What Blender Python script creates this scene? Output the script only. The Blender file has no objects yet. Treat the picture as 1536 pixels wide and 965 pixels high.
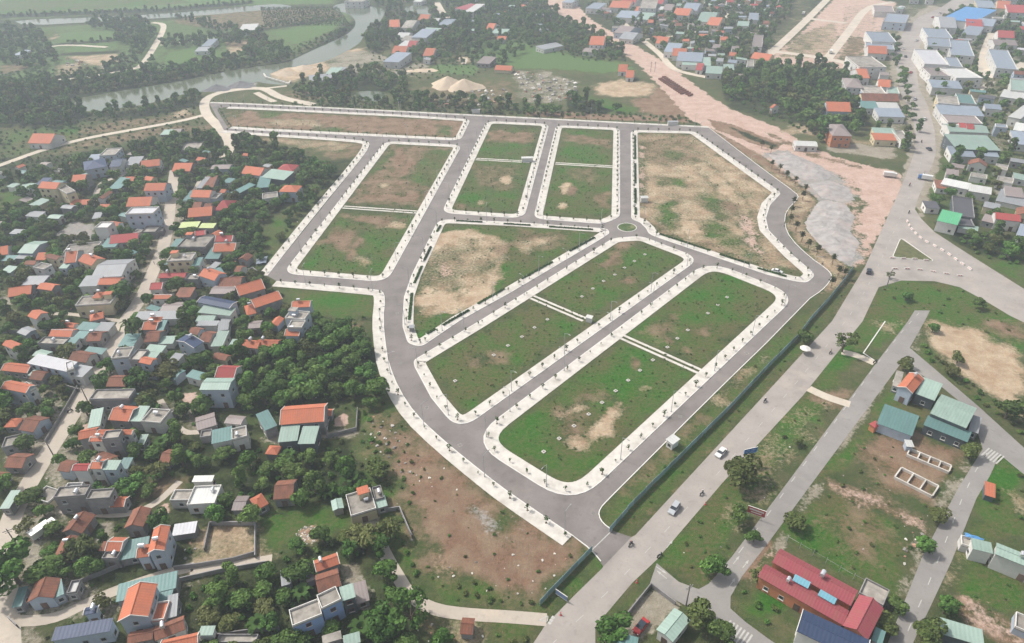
import bpy, math, random
import numpy as np
from mathutils import Vector, Matrix
from mathutils.geometry import tessellate_polygon
random.seed(7); RNG = np.random.default_rng(7)
S = bpy.context.scene
COL = S.collection
R = math.radians
# ------------------------------------------------ camera
F, H, PITCH, ROLL = 1024.0, 150.0, R(34.5), R(1.5)
FW = Vector((0, math.cos(PITCH), -math.sin(PITCH)))
U0 = Vector((0, math.sin(PITCH), math.cos(PITCH))); R0 = Vector((1, 0, 0))
RT = R0*math.cos(ROLL) - U0*math.sin(ROLL)
UP = R0*math.sin(ROLL) + U0*math.cos(ROLL)
cam = bpy.data.cameras.new('camera'); camo = bpy.data.objects.new('camera', cam); COL.objects.link(camo)
cam.sensor_width = 36; cam.lens = 36*F/1536; cam.clip_start = 1; cam.clip_end = 12000
camo.matrix_world = Matrix(((RT.x, UP.x, -FW.x, 0), (RT.y, UP.y, -FW.y, 0), (RT.z, UP.z, -FW.z, H), (0, 0, 0, 1)))
S.camera = camo
CAM = Vector((0, 0, H))
# ------------------------------------------------ world, sun, exposure
SUN_EL, SUN_AZ = R(52), R(-62)          # azimuth from +Y, positive towards +X
w = bpy.data.worlds.new('World'); S.world = w; w.use_nodes = True
nt = w.node_tree; nt.nodes.clear()
sky = nt.nodes.new('ShaderNodeTexSky'); sky.sky_type = 'NISHITA'; sky.sun_disc = False
sky.sun_elevation = SUN_EL; sky.sun_rotation = SUN_AZ; sky.dust_density = 4; sky.air_density = 1.2
bg = nt.nodes.new('ShaderNodeBackground'); bg.inputs[1].default_value = 0.12
out = nt.nodes.new('ShaderNodeOutputWorld')
hs = nt.nodes.new('ShaderNodeHueSaturation'); hs.inputs['Saturation'].default_value = .42      # milky, humid sky
nt.links.new(sky.outputs[0], hs.inputs['Color']); nt.links.new(hs.outputs[0], bg.inputs[0]); nt.links.new(bg.outputs[0], out.inputs[0])
sl = bpy.data.lights.new('sun', 'SUN'); sl.energy = 2.9; sl.angle = R(3.5); sl.color = (1, .95, .88)
so = bpy.data.objects.new('sun', sl); COL.objects.link(so)
sd = Vector((math.sin(SUN_AZ)*math.cos(SUN_EL), math.cos(SUN_AZ)*math.cos(SUN_EL), math.sin(SUN_EL)))
so.rotation_euler = sd.to_track_quat('Z', 'Y').to_euler(); so.location = (0, 0, 400)
S.view_settings.view_transform = 'Standard'; S.view_settings.look = 'None'
S.view_settings.exposure = 0.40; S.view_settings.gamma = 1
S.cycles.max_bounces = 5; S.cycles.diffuse_bounces = 2; S.cycles.volume_bounces = 1; S.cycles.transparent_max_bounces = 4
# ------------------------------------------------ helpers
def P(px, py, z=0.0):
    "photo pixel -> world point at height z"
    d = FW*F + RT*(px-768) - UP*(py-482.5)
    if d.z > -1e-3: d.z = -1e-3
    t = (z-H)/d.z
    return Vector((d.x*t, d.y*t, z))
def PX(v):
    d = Vector(v)-CAM
    k = d.dot(FW)
    return 768+F*d.dot(RT)/k, 482.5-F*d.dot(UP)/k
def PP(lst, z=0.0): return [P(a, b, z) for a, b in lst]
def pairs(s):
    v = [float(a) for a in s.replace(',', ' ').split()]
    return list(zip(v[0::2], v[1::2]))
def TP(col, row, x, y): return (384*col + x/4.0, (0, 241, 482, 723)[row] + y/4.0)
def tag(o, label=None, cat=None, group=None, kind=None):
    if label: o['label'] = label
    if cat: o['category'] = cat
    if group: o['group'] = group
    if kind: o['kind'] = kind
    return o
def link(o, parent=None):
    COL.objects.link(o)
    if parent: o.parent = parent
    return o
def empty(name, loc, rz=0, sc=None):
    o = bpy.data.objects.new(name, None); COL.objects.link(o); o.empty_display_size = .1
    o.location = loc; o.rotation_euler = (0, 0, rz)
    if sc is not None: o.scale = sc if hasattr(sc, '__len__') else (sc, sc, sc)
    return o
class MB:
    "collects faces, builds one mesh"
    def __init__(s): s.v = []; s.f = []; s.m = []
    def add(s, vs, fs, mi=0):
        b = len(s.v); s.v += [tuple(x) for x in vs]; s.f += [tuple(i+b for i in f) for f in fs]; s.m += [mi]*len(fs); return s
    def box(s, x0, x1, y0, y1, z0, z1, mi=0, M=None, bottom=True):
        vs = [(x0,y0,z0),(x1,y0,z0),(x1,y1,z0),(x0,y1,z0),(x0,y0,z1),(x1,y0,z1),(x1,y1,z1),(x0,y1,z1)]
        if M is not None: vs = [tuple(M @ Vector(v)) for v in vs]
        fs = [(4,5,6,7),(0,1,5,4),(1,2,6,5),(2,3,7,6),(3,0,4,7)]
        if bottom: fs.append((3,2,1,0))
        return s.add(vs, fs, mi)
    def cyl(s, p0, p1, r0, r1=None, n=8, mi=0, cap=True):
        r1 = r0 if r1 is None else r1
        p0 = Vector(p0); p1 = Vector(p1); d = (p1-p0).normalized()
        a = d.orthogonal().normalized(); b = d.cross(a)
        vs = []
        for p, r in ((p0, r0), (p1, r1)):
            for i in range(n):
                t = 2*math.pi*i/n; vs.append(p + (a*math.cos(t)+b*math.sin(t))*r)
        fs = [(i, (i+1) % n, n+(i+1) % n, n+i) for i in range(n)]
        if cap: fs += [tuple(range(n, 2*n)), tuple(reversed(range(n)))]
        return s.add(vs, fs, mi)
    def prism(s, prof, x0, x1, mi=0):
        "profile [(y,z)] extruded along x"
        n = len(prof)
        vs = [(x0, y, z) for y, z in prof]+[(x1, y, z) for y, z in prof]
        fs = [(i, i+n, (i+1) % n+n, (i+1) % n) for i in range(n)]
        return s.add(vs, fs + [tuple(range(n)), tuple(reversed(range(n, 2*n)))], mi)
    def mesh(s, name, mats):
        me = bpy.data.meshes.new(name); me.from_pydata(s.v, [], s.f)
        for m in (mats if isinstance(mats, (list, tuple)) else [mats]): me.materials.append(m)
        if any(s.m): me.polygons.foreach_set('material_index', s.m)
        me.update(); return me
    def build(s, name, mats, parent=None, loc=None):
        o = bpy.data.objects.new(name, s.mesh(name, mats)); link(o, parent)
        if loc is not None: o.location = loc
        return o
def inst(name, me, parent=None, loc=(0,0,0), rz=0, sc=None):
    o = bpy.data.objects.new(name, me); link(o, parent); o.location = loc; o.rotation_euler = (0, 0, rz)
    if sc is not None: o.scale = sc if hasattr(sc, '__len__') else (sc, sc, sc)
    return o
def copy_tree(o, parent=None):
    c = o.copy(); COL.objects.link(c); c.parent = parent
    for ch in list(o.children): copy_tree(ch, c)
    return c
# ------------------------------------------------ materials
class NT:
    def __init__(s, name):
        s.m = bpy.data.materials.new(name); s.m.use_nodes = True; s.t = s.m.node_tree
        s.b = s.t.nodes['Principled BSDF']
    def n(s, typ, **kw):
        x = s.t.nodes.new('ShaderNode'+typ)
        for k, v in kw.items():
            if k.startswith('i_'): x.inputs[int(k[2:]) if k[2:].isdigit() else k[2:].replace('_', ' ')].default_value = v
            else: setattr(x, k, v)
        return x
    def l(s, a, b): s.t.links.new(a, b)
    def noise(s, co, scale, detail=3, rough=.55):
        x = s.n('TexNoise'); x.inputs['Scale'].default_value = scale; x.inputs['Detail'].default_value = detail; x.inputs['Roughness'].default_value = rough
        if co is not None: s.l(co, x.inputs['Vector'])
        return x.outputs[0]
    def mr(s, v, a, b, c=0., d=1., smooth=False):
        x = s.n('MapRange'); x.inputs[1].default_value = a; x.inputs[2].default_value = b; x.inputs[3].default_value = c; x.inputs[4].default_value = d
        if smooth: x.interpolation_type = 'SMOOTHSTEP'
        s.l(v, x.inputs[0]); return x.outputs[0]
    def math(s, op, a, b=None):
        x = s.n('Math', operation=op)
        for i, v in enumerate((a, b)):
            if v is None: continue
            if isinstance(v, (int, float)): x.inputs[i].default_value = v
            else: s.l(v, x.inputs[i])
        return x.outputs[0]
    def mix(s, f, a, b, mode='MIX'):
        x = s.n('Mix', data_type='RGBA', blend_type=mode)
        for sock, v in ((x.inputs[0], f), (x.inputs[6], a), (x.inputs[7], b)):
            if isinstance(v, (int, float)): sock.default_value = v
            elif isinstance(v, (tuple, list)): sock.default_value = (*v[:3], 1)
            else: s.l(v, sock)
        return x.outputs[2]
    def bump(s, h, strength, dist):
        x = s.n('Bump'); x.inputs['Strength'].default_value = strength; x.inputs['Distance'].default_value = dist
        s.l(h, x.inputs['Height']); s.l(x.outputs[0], s.b.inputs['Normal'])
    def fin(s, col, rough=.85, spec=.3):
        if isinstance(col, (tuple, list)): s.b.inputs['Base Color'].default_value = (*col, 1)
        else: s.l(col, s.b.inputs['Base Color'])
        s.b.inputs['Roughness'].default_value = rough
        s.b.inputs['Specular IOR Level'].default_value = spec
        return s.m
def hue(c, k): return tuple(max(0, min(1, x*k)) for x in c)
def m_plain(name, c, rough=.7, var=.12, scale=1.5, rnd=.12, metal=0, dirt=None, spec=.3):
    t = NT(name); co = t.n('TexCoord').outputs['Object']; oi = t.n('ObjectInfo')
    n1 = t.noise(co, scale, 4); f = t.mr(n1, .3, .7)
    col = t.mix(f, hue(c, 1-var), hue(c, 1+var))
    if dirt:
        n2 = t.noise(co, scale*.35, 5, .65)
        col = t.mix(t.mr(n2, .48, .7, 0, dirt[1]), col, dirt[0])
    k = t.mr(oi.outputs['Random'], 0, 1, 1-rnd, 1+rnd)
    cc = t.n('CombineColor'); [t.l(k, cc.inputs[i]) for i in range(3)]
    col = t.mix(1.0, col, cc.outputs[0], 'MULTIPLY')
    t.b.inputs['Metallic'].default_value = metal
    return t.fin(col, rough, spec)
def m_roof(name, c, ribs, rough=.6, dirtc=(.10,.085,.07), dirt=.5, rnd=.14, depth=.05, rows=False):
    "ribs: width of one rib in metres along local x; rows: also courses along local y"
    t = NT(name); co = t.n('TexCoord').outputs['Object']; oi = t.n('ObjectInfo')
    sp = t.n('SeparateXYZ'); t.l(co, sp.inputs[0])
    sx = t.math('SINE', t.math('MULTIPLY', sp.outputs[0], 2*math.pi/ribs))
    h = t.mr(sx, -1, 1)
    col = t.mix(h, hue(c, .94), hue(c, 1.05))
    if rows:
        sy = t.mr(t.math('SINE', t.math('MULTIPLY', sp.outputs[1], 2*math.pi/.9)), .6, 1)
        col = t.mix(t.math('MULTIPLY', sy, .16), col, hue(c, .6))
    off = t.n('VectorMath', operation='ADD'); t.l(co, off.inputs[0])
    cx = t.n('CombineXYZ'); t.l(t.math('MULTIPLY', oi.outputs['Random'], 90.), cx.inputs[0]); t.l(cx.outputs[0], off.inputs[1])
    mp = t.n('Mapping'); mp.inputs['Scale'].default_value = (1, .35, 1); t.l(off.outputs[0], mp.inputs[0])
    n1 = t.noise(mp.outputs[0], .45, 6, .7); n2 = t.noise(off.outputs[0], 2.5, 4, .6)
    col = t.mix(t.mr(n1, .42, .72, 0, dirt), col, dirtc)
    col = t.mix(t.mr(n2, .35, .75, 0, .35), col, hue(c, 1.25))
    k = t.mr(oi.outputs['Random'], 0, 1, 1-rnd, 1+rnd)
    cc = t.n('CombineColor'); [t.l(k, cc.inputs[i]) for i in range(3)]
    col = t.mix(1.0, col, cc.outputs[0], 'MULTIPLY')
    t.bump(h, .5, depth)
    return t.fin(col, rough, .25)
M = {}
TILE = {'O': (.45,.145,.08), 'R': (.36,.065,.065), 'B': (.23,.095,.06), 'M': (.30,.07,.085)}
for k, c in TILE.items(): M[k] = m_roof('roof_tile_'+k, c, .7, .75, (.07,.05,.04) if k == 'B' else (.24,.12,.085), .9 if k == 'B' else .55, rows=True)
METAL = {'G': (.27,.36,.31), 'T': (.12,.22,.21), 'Y': (.27,.28,.29), 'N': (.035,.055,.11), 'W': (.52,.52,.50), 'K': (.42,.48,.22), 'L': (.24,.28,.33),
         'b': (.11,.30,.58), 'e': (.12,.42,.22), 'P': (.24,.20,.19), 'Z': (.50,.50,.52), 'D': (.09,.09,.10)}
for k, c in METAL.items(): M[k] = m_roof('roof_metal_'+k, c, .9, .5, hue(c, .6), .5, depth=.04)
M['C'] = m_plain('roof_concrete', (.31,.285,.25), .9, .3, .5, .2, dirt=((.10,.09,.08), .85))
M['w'] = m_plain('wall_white', (.62,.61,.58), .85, .06, .6, .1, dirt=((.33,.31,.28), .4))
M['l'] = m_plain('wall_pale_blue', (.40,.46,.54), .85, .06, .6, .12, dirt=((.26,.28,.30), .4))
M['y'] = m_plain('wall_grey_render', (.27,.26,.26), .9, .15, .7, .2, dirt=((.14,.13,.12), .6))
M['c'] = m_plain('wall_cream', (.62,.54,.36), .85, .06, .6, .1, dirt=((.36,.31,.22), .4))
M['u'] = m_plain('wall_blue', (.27,.38,.62), .85, .06, .6, .02, dirt=((.22,.28,.38), .4))
M['o'] = m_plain('wall_orange', (.50,.20,.10), .85, .1, .6, .05, dirt=((.3,.13,.08), .4))
M['k'] = m_plain('wall_dark_sheet', (.09,.11,.12), .6, .1, .6, .15)
M['trim'] = m_plain('white_trim', (.66,.64,.60), .8, .05, 1, .05, dirt=((.4,.38,.34), .3))
M['pane'] = m_plain('window_glass', (.03,.04,.05), .12, .1, 1, .3, spec=.8)
M['frame'] = m_plain('window_frame', (.38,.38,.37), .6, .05, 1, .35)
M['brownframe'] = m_plain('shutter_brown', (.20,.06,.04), .6, .1, 2, .1)
M['door'] = m_plain('door_metal', (.15,.10,.08), .6, .1, 2, .4)
M['steel'] = m_plain('stainless_steel', (.75,.76,.78), .25, .03, 2, .05, metal=.6)
M['postgrey'] = m_plain('galvanised_post', (.42,.43,.45), .5, .05, 2, .1)
M['darkpost'] = m_plain('weathered_concrete_post', (.19,.18,.17), .9, .15, 3, .1)
# ------------------------------------------------ ground sheet with painted-in soil classes (albedo only)
CH = {'r': (0,0), 's': (0,1), 'l': (0,2), 'g': (0,3), 'o': (1,0), 'c': (1,1), 'f': (1,2), 'd': (1,3)}
PAINT = '''
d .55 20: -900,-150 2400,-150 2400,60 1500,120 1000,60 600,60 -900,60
f .8 8: -300,-60 520,-60 500,6 380,8 160,22 0,30 -300,45
f .55 5: -100,50 250,30 520,10 530,30 440,80 300,105 120,115 -100,125
f .85 3: 404,48 520,30 500,45 440,68
r .45 3: 260,30 390,10 500,15 520,25 400,42 330,45 262,35
f .85 3: 250,80 290,70 330,75 340,90 240,112
f .8 3: 85,50 175,45 180,70 90,68
f .7 3: 100,70 160,72 150,82 95,80
l .7 3: 120,98 150,96 150,110 125,114
s .7 2: 95,85 130,84 175,80 178,92 150,100 130,95
s .5 3: 85,98 122,92 120,112 86,114
c .7 2: 148,98 162,99 160,104 147,104
s .6 2: 338,62 370,60 400,74 380,84 342,82
r .6 2: 342,62 368,64 372,72 345,71
s .6 2: 72,55 86,50 90,55 76,62
r .5 3: 0,98 60,95 20,110 0,112
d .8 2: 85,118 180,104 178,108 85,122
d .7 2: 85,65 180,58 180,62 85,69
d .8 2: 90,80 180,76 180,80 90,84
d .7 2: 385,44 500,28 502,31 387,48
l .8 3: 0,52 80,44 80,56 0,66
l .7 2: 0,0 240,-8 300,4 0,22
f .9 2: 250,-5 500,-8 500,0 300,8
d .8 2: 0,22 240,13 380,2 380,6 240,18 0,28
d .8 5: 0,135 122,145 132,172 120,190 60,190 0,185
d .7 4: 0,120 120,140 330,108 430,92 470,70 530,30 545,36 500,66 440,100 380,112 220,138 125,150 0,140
l .55 4: 0,190 60,190 120,186 125,200 60,222 0,245
l .8 2: 78,195 122,191 118,206 80,218
d .7 3: 0,224 10,228 0,232
r .5 4: 118,195 190,178 240,176 270,168 300,170 300,176 212,190 125,205
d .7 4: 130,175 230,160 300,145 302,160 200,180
s .6 3: 260,170 280,163 288,170 262,178
r .5 5: 60,230 130,212 240,190 330,185 335,200 240,205 140,222 60,240
g .7 5: 300,135 360,122 384,125 384,132 320,140
s .8 4: 395,115 430,98 480,82 545,72 560,88 530,100 480,110 430,125
c .6 4: 480,80 560,76 600,95 650,98 640,115 570,118 500,112
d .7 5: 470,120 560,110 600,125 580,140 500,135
r .4 5: 420,135 500,142 560,148 500,155 430,150
l .5 4: 520,148 600,150 680,158 600,160 520,156
l .85 5: 690,70 750,60 830,75 870,85 940,95 955,105 900,112 840,105 780,105 720,98 700,88
l .5 4: 700,40 850,30 860,50 720,60
f .7 3: 642,102 662,95 722,98 712,114 650,110
l .6 4: 768,55 800,55 870,80 945,92 960,110 870,100 768,95
c .5 4: 550,92 640,95 650,112 570,116
s .6 2: 682,84 705,86 715,92 690,98
c .5 4: 768,105 820,105 872,125 860,150 800,158 770,145
r .4 4: 630,130 770,120 780,160 640,162
s .85 5: 892,128 930,120 985,126 985,140 960,146 915,145 895,140
r .9 4: 985,126 1010,140 1048,175 1000,176 960,168 945,150 975,146
l .7 3: 868,140 900,146 960,162 950,174 880,172
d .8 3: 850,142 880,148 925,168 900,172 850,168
r .85 2: 788,168 850,167 1040,178 1036,184 900,180 790,174
o 1.3 3: 796,-10 848,-10 884,28 905,42 1000,96 1031,120 1072,150 1121,174 1170,193 1215,222 1260,238 1300,248 1362,264 1350,289 1292,398 1268,402 1238,382 1208,347 1202,330 1224,300 1204,282 1170,256 1140,233 1072,197 1036,180 1010,150 960,98 900,52 858,34 806,-2
r .7 3: 1150,196 1215,226 1300,252 1296,258 1210,234 1150,205
r 1.1 2: 1058,178 1100,186 1168,214 1172,226 1140,220 1075,196
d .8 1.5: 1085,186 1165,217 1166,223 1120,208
g 1.3 4: 1140,228 1180,224 1253,259 1286,281 1294,308 1279,345 1296,364 1287,396 1268,400 1238,379 1208,345 1206,332 1225,300 1200,276 1170,252
o .55 4: 1255,262 1290,275 1300,310 1285,330 1270,300
r 1.0 2: 1063,192 1140,232 1185,266 1226,300 1206,331 1210,347 1240,381 1273,402 1276,431 1234,440 1248,416 1215,383 1180,341 1180,315 1197,294 1150,257
s .55 3: 1100,222 1185,270 1224,300 1204,331 1210,347 1240,381 1272,402 1274,430 1236,438 1248,416 1215,383 1180,341 1180,315 1197,294 1150,257
s .6 3: 1150,200 1200,185 1260,210 1330,232 1340,222 1270,205
o .9 3: 1150,88 1190,60 1250,0 1290,-5 1345,5 1330,40 1290,102 1230,104 1160,96
s .5 3: 1195,55 1255,30 1260,90 1170,85
o .65 3: 1270,10 1320,5 1300,90 1250,95
r .55 3: 1275,55 1300,58 1290,92 1255,96
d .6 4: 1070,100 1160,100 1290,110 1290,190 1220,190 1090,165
l .5 4: 1150,100 1215,104 1200,118 1150,112
c .85 3: 1240,212 1345,222 1340,240 1238,226
c 1.2 2: 1364,28 1395,8 1425,14 1402,40 1388,72 1384,100 1392,130 1412,170 1418,200 1412,250 1388,320 1352,270 1364,228 1360,180 1342,145 1334,110 1334,80 1346,45
c .4 4: 1330,10 1420,5 1400,60 1536,60 1536,240 1400,240 1380,120 1360,200 1310,200 1290,120
s .2 6: 860,-20 1200,-20 1240,60 1180,95 1080,90 1000,80 920,40
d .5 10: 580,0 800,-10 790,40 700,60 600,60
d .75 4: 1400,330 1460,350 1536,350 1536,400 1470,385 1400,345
l .6 4: 1402,350 1452,378 1536,398 1536,430
l .45 6: 1350,230 1536,230 1536,340 1380,320
g .5 4: 1485,275 1536,285 1536,300 1490,292
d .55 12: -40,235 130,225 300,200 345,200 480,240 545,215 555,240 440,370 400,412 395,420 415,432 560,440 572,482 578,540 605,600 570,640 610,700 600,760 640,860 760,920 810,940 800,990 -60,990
r .5 3: 345,200 556,214 545,236 500,240 450,216 350,212
s .5 3: 360,205 540,215 500,230 420,215
l 1.0 6: 0,285 30,290 25,320 0,325
l .6 4: 0,455 60,455 75,478 60,505 0,530
r .6 3: 35,490 60,488 55,500 30,500
l .6 5: 395,340 470,270 500,255 470,310 410,400 390,400
l .9 4: 425,434 560,442 560,470 500,480 430,460
r .55 3: 500,482 545,485 548,500 505,500
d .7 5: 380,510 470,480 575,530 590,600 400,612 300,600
l .75 4: 575,560 592,590 605,625 580,632 545,620 540,605
l .95 5: 535,610 600,630 640,700 600,760 640,850 800,905 800,912 700,905 620,865 590,850 570,800 550,700
r .6 5: 545,640 600,620 640,650 700,700 750,740 800,790 860,815 886,830 812,900 740,905 660,880 600,780 590,720 560,690
s .3 5: 640,760 700,770 740,850 680,880 640,850
r 1.05 7: 600,640 660,690 740,752 850,815 882,828 808,895 745,902 655,850 640,800 608,750 590,690
g .45 4: 700,765 768,775 790,830 730,810
l .8 4: 640,870 700,862 790,900 760,912 680,902
l .85 4: 888,830 903,850 820,912 800,915 850,870
c .8 4: 0,440 30,440 20,470 0,470
g .9 2: 83,352 110,333 140,336 142,360 118,362
c .6 6: 230,300 300,300 320,420 260,470 220,520 160,650 200,730 100,780 60,965 20,965 10,800 150,560 200,430
c .6 4: 10,560 100,540 100,640 50,720 10,720
s .7 3: 300,790 390,790 410,838 280,862 262,860 300,830
c .55 3: 10,880 60,865 110,860 180,895 170,930 40,935
c .7 2: 38,795 80,785 65,860 35,870
c .7 2: 146,782 175,780 160,810 142,812
s .5 3: 285,455 345,440 375,430 385,440 340,455
l 1.0 4: 395,775 500,755 520,790 460,815 395,820
s .9 2: @ 462,803 15,10
r .5 3: 200,700 280,720 260,760 200,760
c .8 2: 386,655 420,650 540,645 538,656 430,662 390,672
c .5 3: 240,600 300,605 320,650 260,650
c .85 2: 528,785 570,772 585,800 548,808
c .8 2: 511,848 545,842 558,905 530,915 555,900 560,912 600,905 605,912 550,920 515,880
r .5 3: 640,930 740,930 720,965 630,965
s .5 3: 660,925 715,922 720,965 650,965
c .35 8: 250,870 300,870 300,920 260,920
c .5 3: 1100,930 1200,985 1090,985
l .8 3: 740,930 800,925 815,936 790,965 740,965
l .7 3: 938,722 1063,602 1150,516 1215,462 1245,456 1250,440 1265,430 1280,408 1285,410 1246,482 1150,588 953,803 918,796 897,780 897,768 911,750
r .5 4: 905,755 985,680 1050,620 1065,630 1000,690 930,750
s .4 3: 1062,600 1105,565 1150,530 1150,545 1080,605
r .5 3: 1152,590 1248,482 1283,412 1288,408 1256,484 1160,590 970,795 960,798
l 1.0 3: 1310,440 1350,422 1420,424 1500,455 1536,480 1536,560 1440,545 1390,490 1300,520 1240,590 1250,608 1190,665 1060,870 1010,865 985,842 1100,700 1204,594 1290,482
s 1.1 4: 1395,490 1420,482 1480,505 1536,535 1536,625 1480,590 1390,515
r .7 4: 1470,480 1536,485 1536,510 1500,510
l .6 3: 1383,492 1395,520 1480,590 1536,632 1536,660 1460,600 1370,530
s .4 2: 1310,480 1360,482 1340,500 1320,500
r .7 2: 1220,582 1275,590 1276,600 1262,618 1215,600
c .5 2: 1372,482 1386,500 1380,530 1362,525
s .25 3: 1152,640 1245,600 1235,640 1100,830 1060,860 1090,760
c .75 2: 1219,723 1314,570 1330,580 1246,723 1188,813 1168,835 1152,828
l 1.1 3: 1338,580 1400,620 1330,650 1240,720 1215,720 1300,640
l 1.1 4: 1245,730 1320,758 1360,790 1365,835 1340,890 1310,880 1260,850 1182,808 1170,790
r .55 6: 1230,800 1290,760 1340,800 1300,850
r 1.2 2: 1242,718 1262,720 1340,760 1388,788 1384,795 1330,775 1250,735
r .85 5: 1300,660 1370,650 1450,680 1440,720 1400,760 1320,735 1290,690
l .5 4: 1290,700 1330,690 1320,730 1280,720
c .7 4: 1405,735 1440,700 1465,690 1450,740 1410,760
c .6 3: 1360,800 1400,790 1392,850 1340,920 1330,905 1365,860
l 1.1 4: 1466,750 1490,690 1536,680 1536,800 1460,800
s .6 3: 1515,735 1536,725 1536,770 1520,765
l 1.1 4: 1435,870 1450,845 1536,870 1536,920 1480,915 1430,900
r 1.2 2: 1405,893 1440,895 1536,940 1536,985 1480,960
s .4 3: 1415,860 1445,835 1440,880 1405,900
l .85 4: 1110,890 1160,880 1190,900 1150,930 1120,915
l .7 4: 1035,905 1065,945 1040,965 1020,965
l .8 2: 910,930 968,876 976,880 930,925 915,945
o .6 2: 1113,866 1152,815 1162,825 1128,880
c .9 2: 976,880 1015,908 965,965 900,965 930,930
c 1.1 2: 1366,28 1395,8 1421,14 1400,42 1386,72 1381,100 1388,130 1406,168 1414,200 1408,250 1390,300 1382,325 1352,270 1364,228 1361,180 1344,145 1336,110 1335,80 1348,45
o .55 4: 1405,893 1440,895 1536,940 1536,985 1480,960
o .55 3: 1242,718 1262,720 1340,760 1388,788 1384,795 1330,775 1250,735
o .5 6: 1236,300 1300,300 1296,380 1250,380
f .95 4: 705,66 760,58 830,76 868,86 940,96 950,104 905,110 840,104 780,103 722,96 702,84
l 1.1 3: 866,142 905,150 955,164 945,173 885,170
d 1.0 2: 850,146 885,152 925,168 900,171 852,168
r .8 3: 500,482 545,485 548,500 505,500
o 1.1 1: 118,640 135,632 130,645 112,650
o 1.1 1: 265,592 296,588 302,608 280,610
o 1.1 1: 234,762 254,750 254,770 236,771
o 1.1 1: 500,628 520,620 521,636 502,640
r 1.2 1: 1108,860 1146,806 1156,812 1122,872
'''
PLOTS = '''
r .75 3: 340,165 704,182 692,207 343,190
l .7 2: 385,168 430,168 420,174 390,178
l .6 2: 655,187 680,190 675,204 655,203
l .7 2: 470,190 520,192 515,197 475,198
s .5 3: 400,180 470,178 490,190 400,188
l .6 3: 340,163 370,163 360,176 345,176
r .6 3: 586,218 686,222 655,300 630,310 520,304
l .7 3: 640,225 682,225 650,285 610,270
l .6 3: 585,225 610,222 560,262 550,260
r .8 3: @ 600,250 14,30
s .6 1.5: @ 577,278 6,4
r .85 2: 595,262 615,232 625,245 600,272
r .8 3: 545,290 600,292 640,280 625,305 535,300
l .75 3: 512,318 625,324 582,412 560,416 450,404
r .75 3: 515,322 612,328 600,345 530,332
s .6 2: 590,330 612,336 605,343 580,340
r .7 3: 505,340 540,350 525,380 480,365
r .8 2: 535,355 545,358 527,392 518,390
s .55 3: 535,385 565,388 555,398 540,398
l .7 3: 735,190 808,193 775,316 680,308
r .65 3: 735,195 806,200 798,216 730,212
r .4 4: 700,245 780,250 770,290 720,280
s .8 1.5: @ 760,270 9,7
s .6 1.5: @ 720,304 6,4
r .7 2: @ 690,309 8,4
l .8 3: 848,194 920,197 918,322 820,322 816,318
r .6 3: 848,198 920,212 918,222 845,212
s .95 1.5: @ 850,283 10,8
r .8 1.5: @ 858,286 8,7
s .8 1.5: @ 844,308 7,5
r .55 3: 890,290 916,286 914,312 895,312
r .4 3: 845,250 900,255 890,275 850,270
r .95 4: 950,199 1040,202 1164,290 1144,320 1149,345 1185,385 1208,408 1150,402 1000,352 956,328
s .62 6: 952,200 1040,204 1160,292 1140,320 1145,345 1180,385 1200,405 1150,400 1000,350 958,325
r .5 4: 955,200 1035,205 1050,240 1000,250 960,240
l .8 3: 985,265 1030,268 1025,280 990,280
l .75 4: 985,305 1010,303 1020,335 1005,345 992,330
l .6 4: 1045,290 1080,290 1100,330 1080,330 1050,305
l .75 4: 1050,335 1080,330 1120,370 1150,395 1050,352
s .8 2: 1018,330 1045,330 1055,350 1035,358 1020,345
r .7 3: 1085,300 1115,300 1110,325 1085,315
o .6 3: 1115,300 1130,320 1140,370 1152,392 1120,370 1105,330
s .7 3: 1040,245 1060,243 1120,300 1130,330 1120,325 1050,262
l .6 3: 1000,225 1025,230 1020,240 995,236
o .55 2: 958,215 966,215 968,300 958,300
l .8 3: 664,338 870,345 890,350 760,430 680,475 640,505 618,500 620,450 640,380
r .55 4: 770,345 860,350 840,370 790,380
s .6 3: 768,365 835,355 840,362 780,380
s 1.1 3: 650,350 700,345 760,362 750,410 735,450 680,470 630,470 628,440 640,395
o .35 3: 640,380 700,370 730,400 690,425 636,430
s .5 4: 668,360 700,350 748,370 745,400 735,430 690,440 636,435 640,400 655,375
s .9 4: 630,440 700,435 690,460 640,465 625,455
r .7 4: 735,360 770,365 760,380 745,390
o .4 4: 648,395 690,395 690,415 645,420
l .85 3: 930,365 1015,383 1020,392 885,472 815,442 810,436
r .65 3: 930,362 950,362 925,400 900,400 910,385
r .7 2: @ 945,421 12,6
r .4 3: @ 890,440 10,5
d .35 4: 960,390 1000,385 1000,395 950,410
l .85 3: 800,455 872,485 706,614 690,614 645,548 650,540
r .5 4: @ 740,540 28,14
r .5 4: @ 720,538 8,7
l .85 3: 1070,408 1165,432 1172,442 1050,546 945,503 940,498
r .5 4: 955,500 1010,470 1020,500 985,515
r .6 2: @ 1058,498 7,7
r .6 2: @ 1030,525 6,5
r .6 2: @ 1003,510 6,6
l .85 3: 935,512 1040,560 870,722 850,728 745,668 745,655
s .95 1.5: 832,620 868,608 880,612 850,628 838,630
s .95 2: 908,612 925,610 925,622 917,636 922,650 890,664 876,672 876,678 854,672 850,662 868,655 880,660 882,645 905,632
r .55 4: 838,610 880,620 870,660 845,665
r .7 2: @ 953,548 8,9
s .5 1.5: @ 968,582 10,4
s .6 1.5: @ 929,605 8,4
r .5 4: 870,590 930,595 910,605 870,605
s .6 2: 862,728 880,715 874,730
'''
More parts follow.
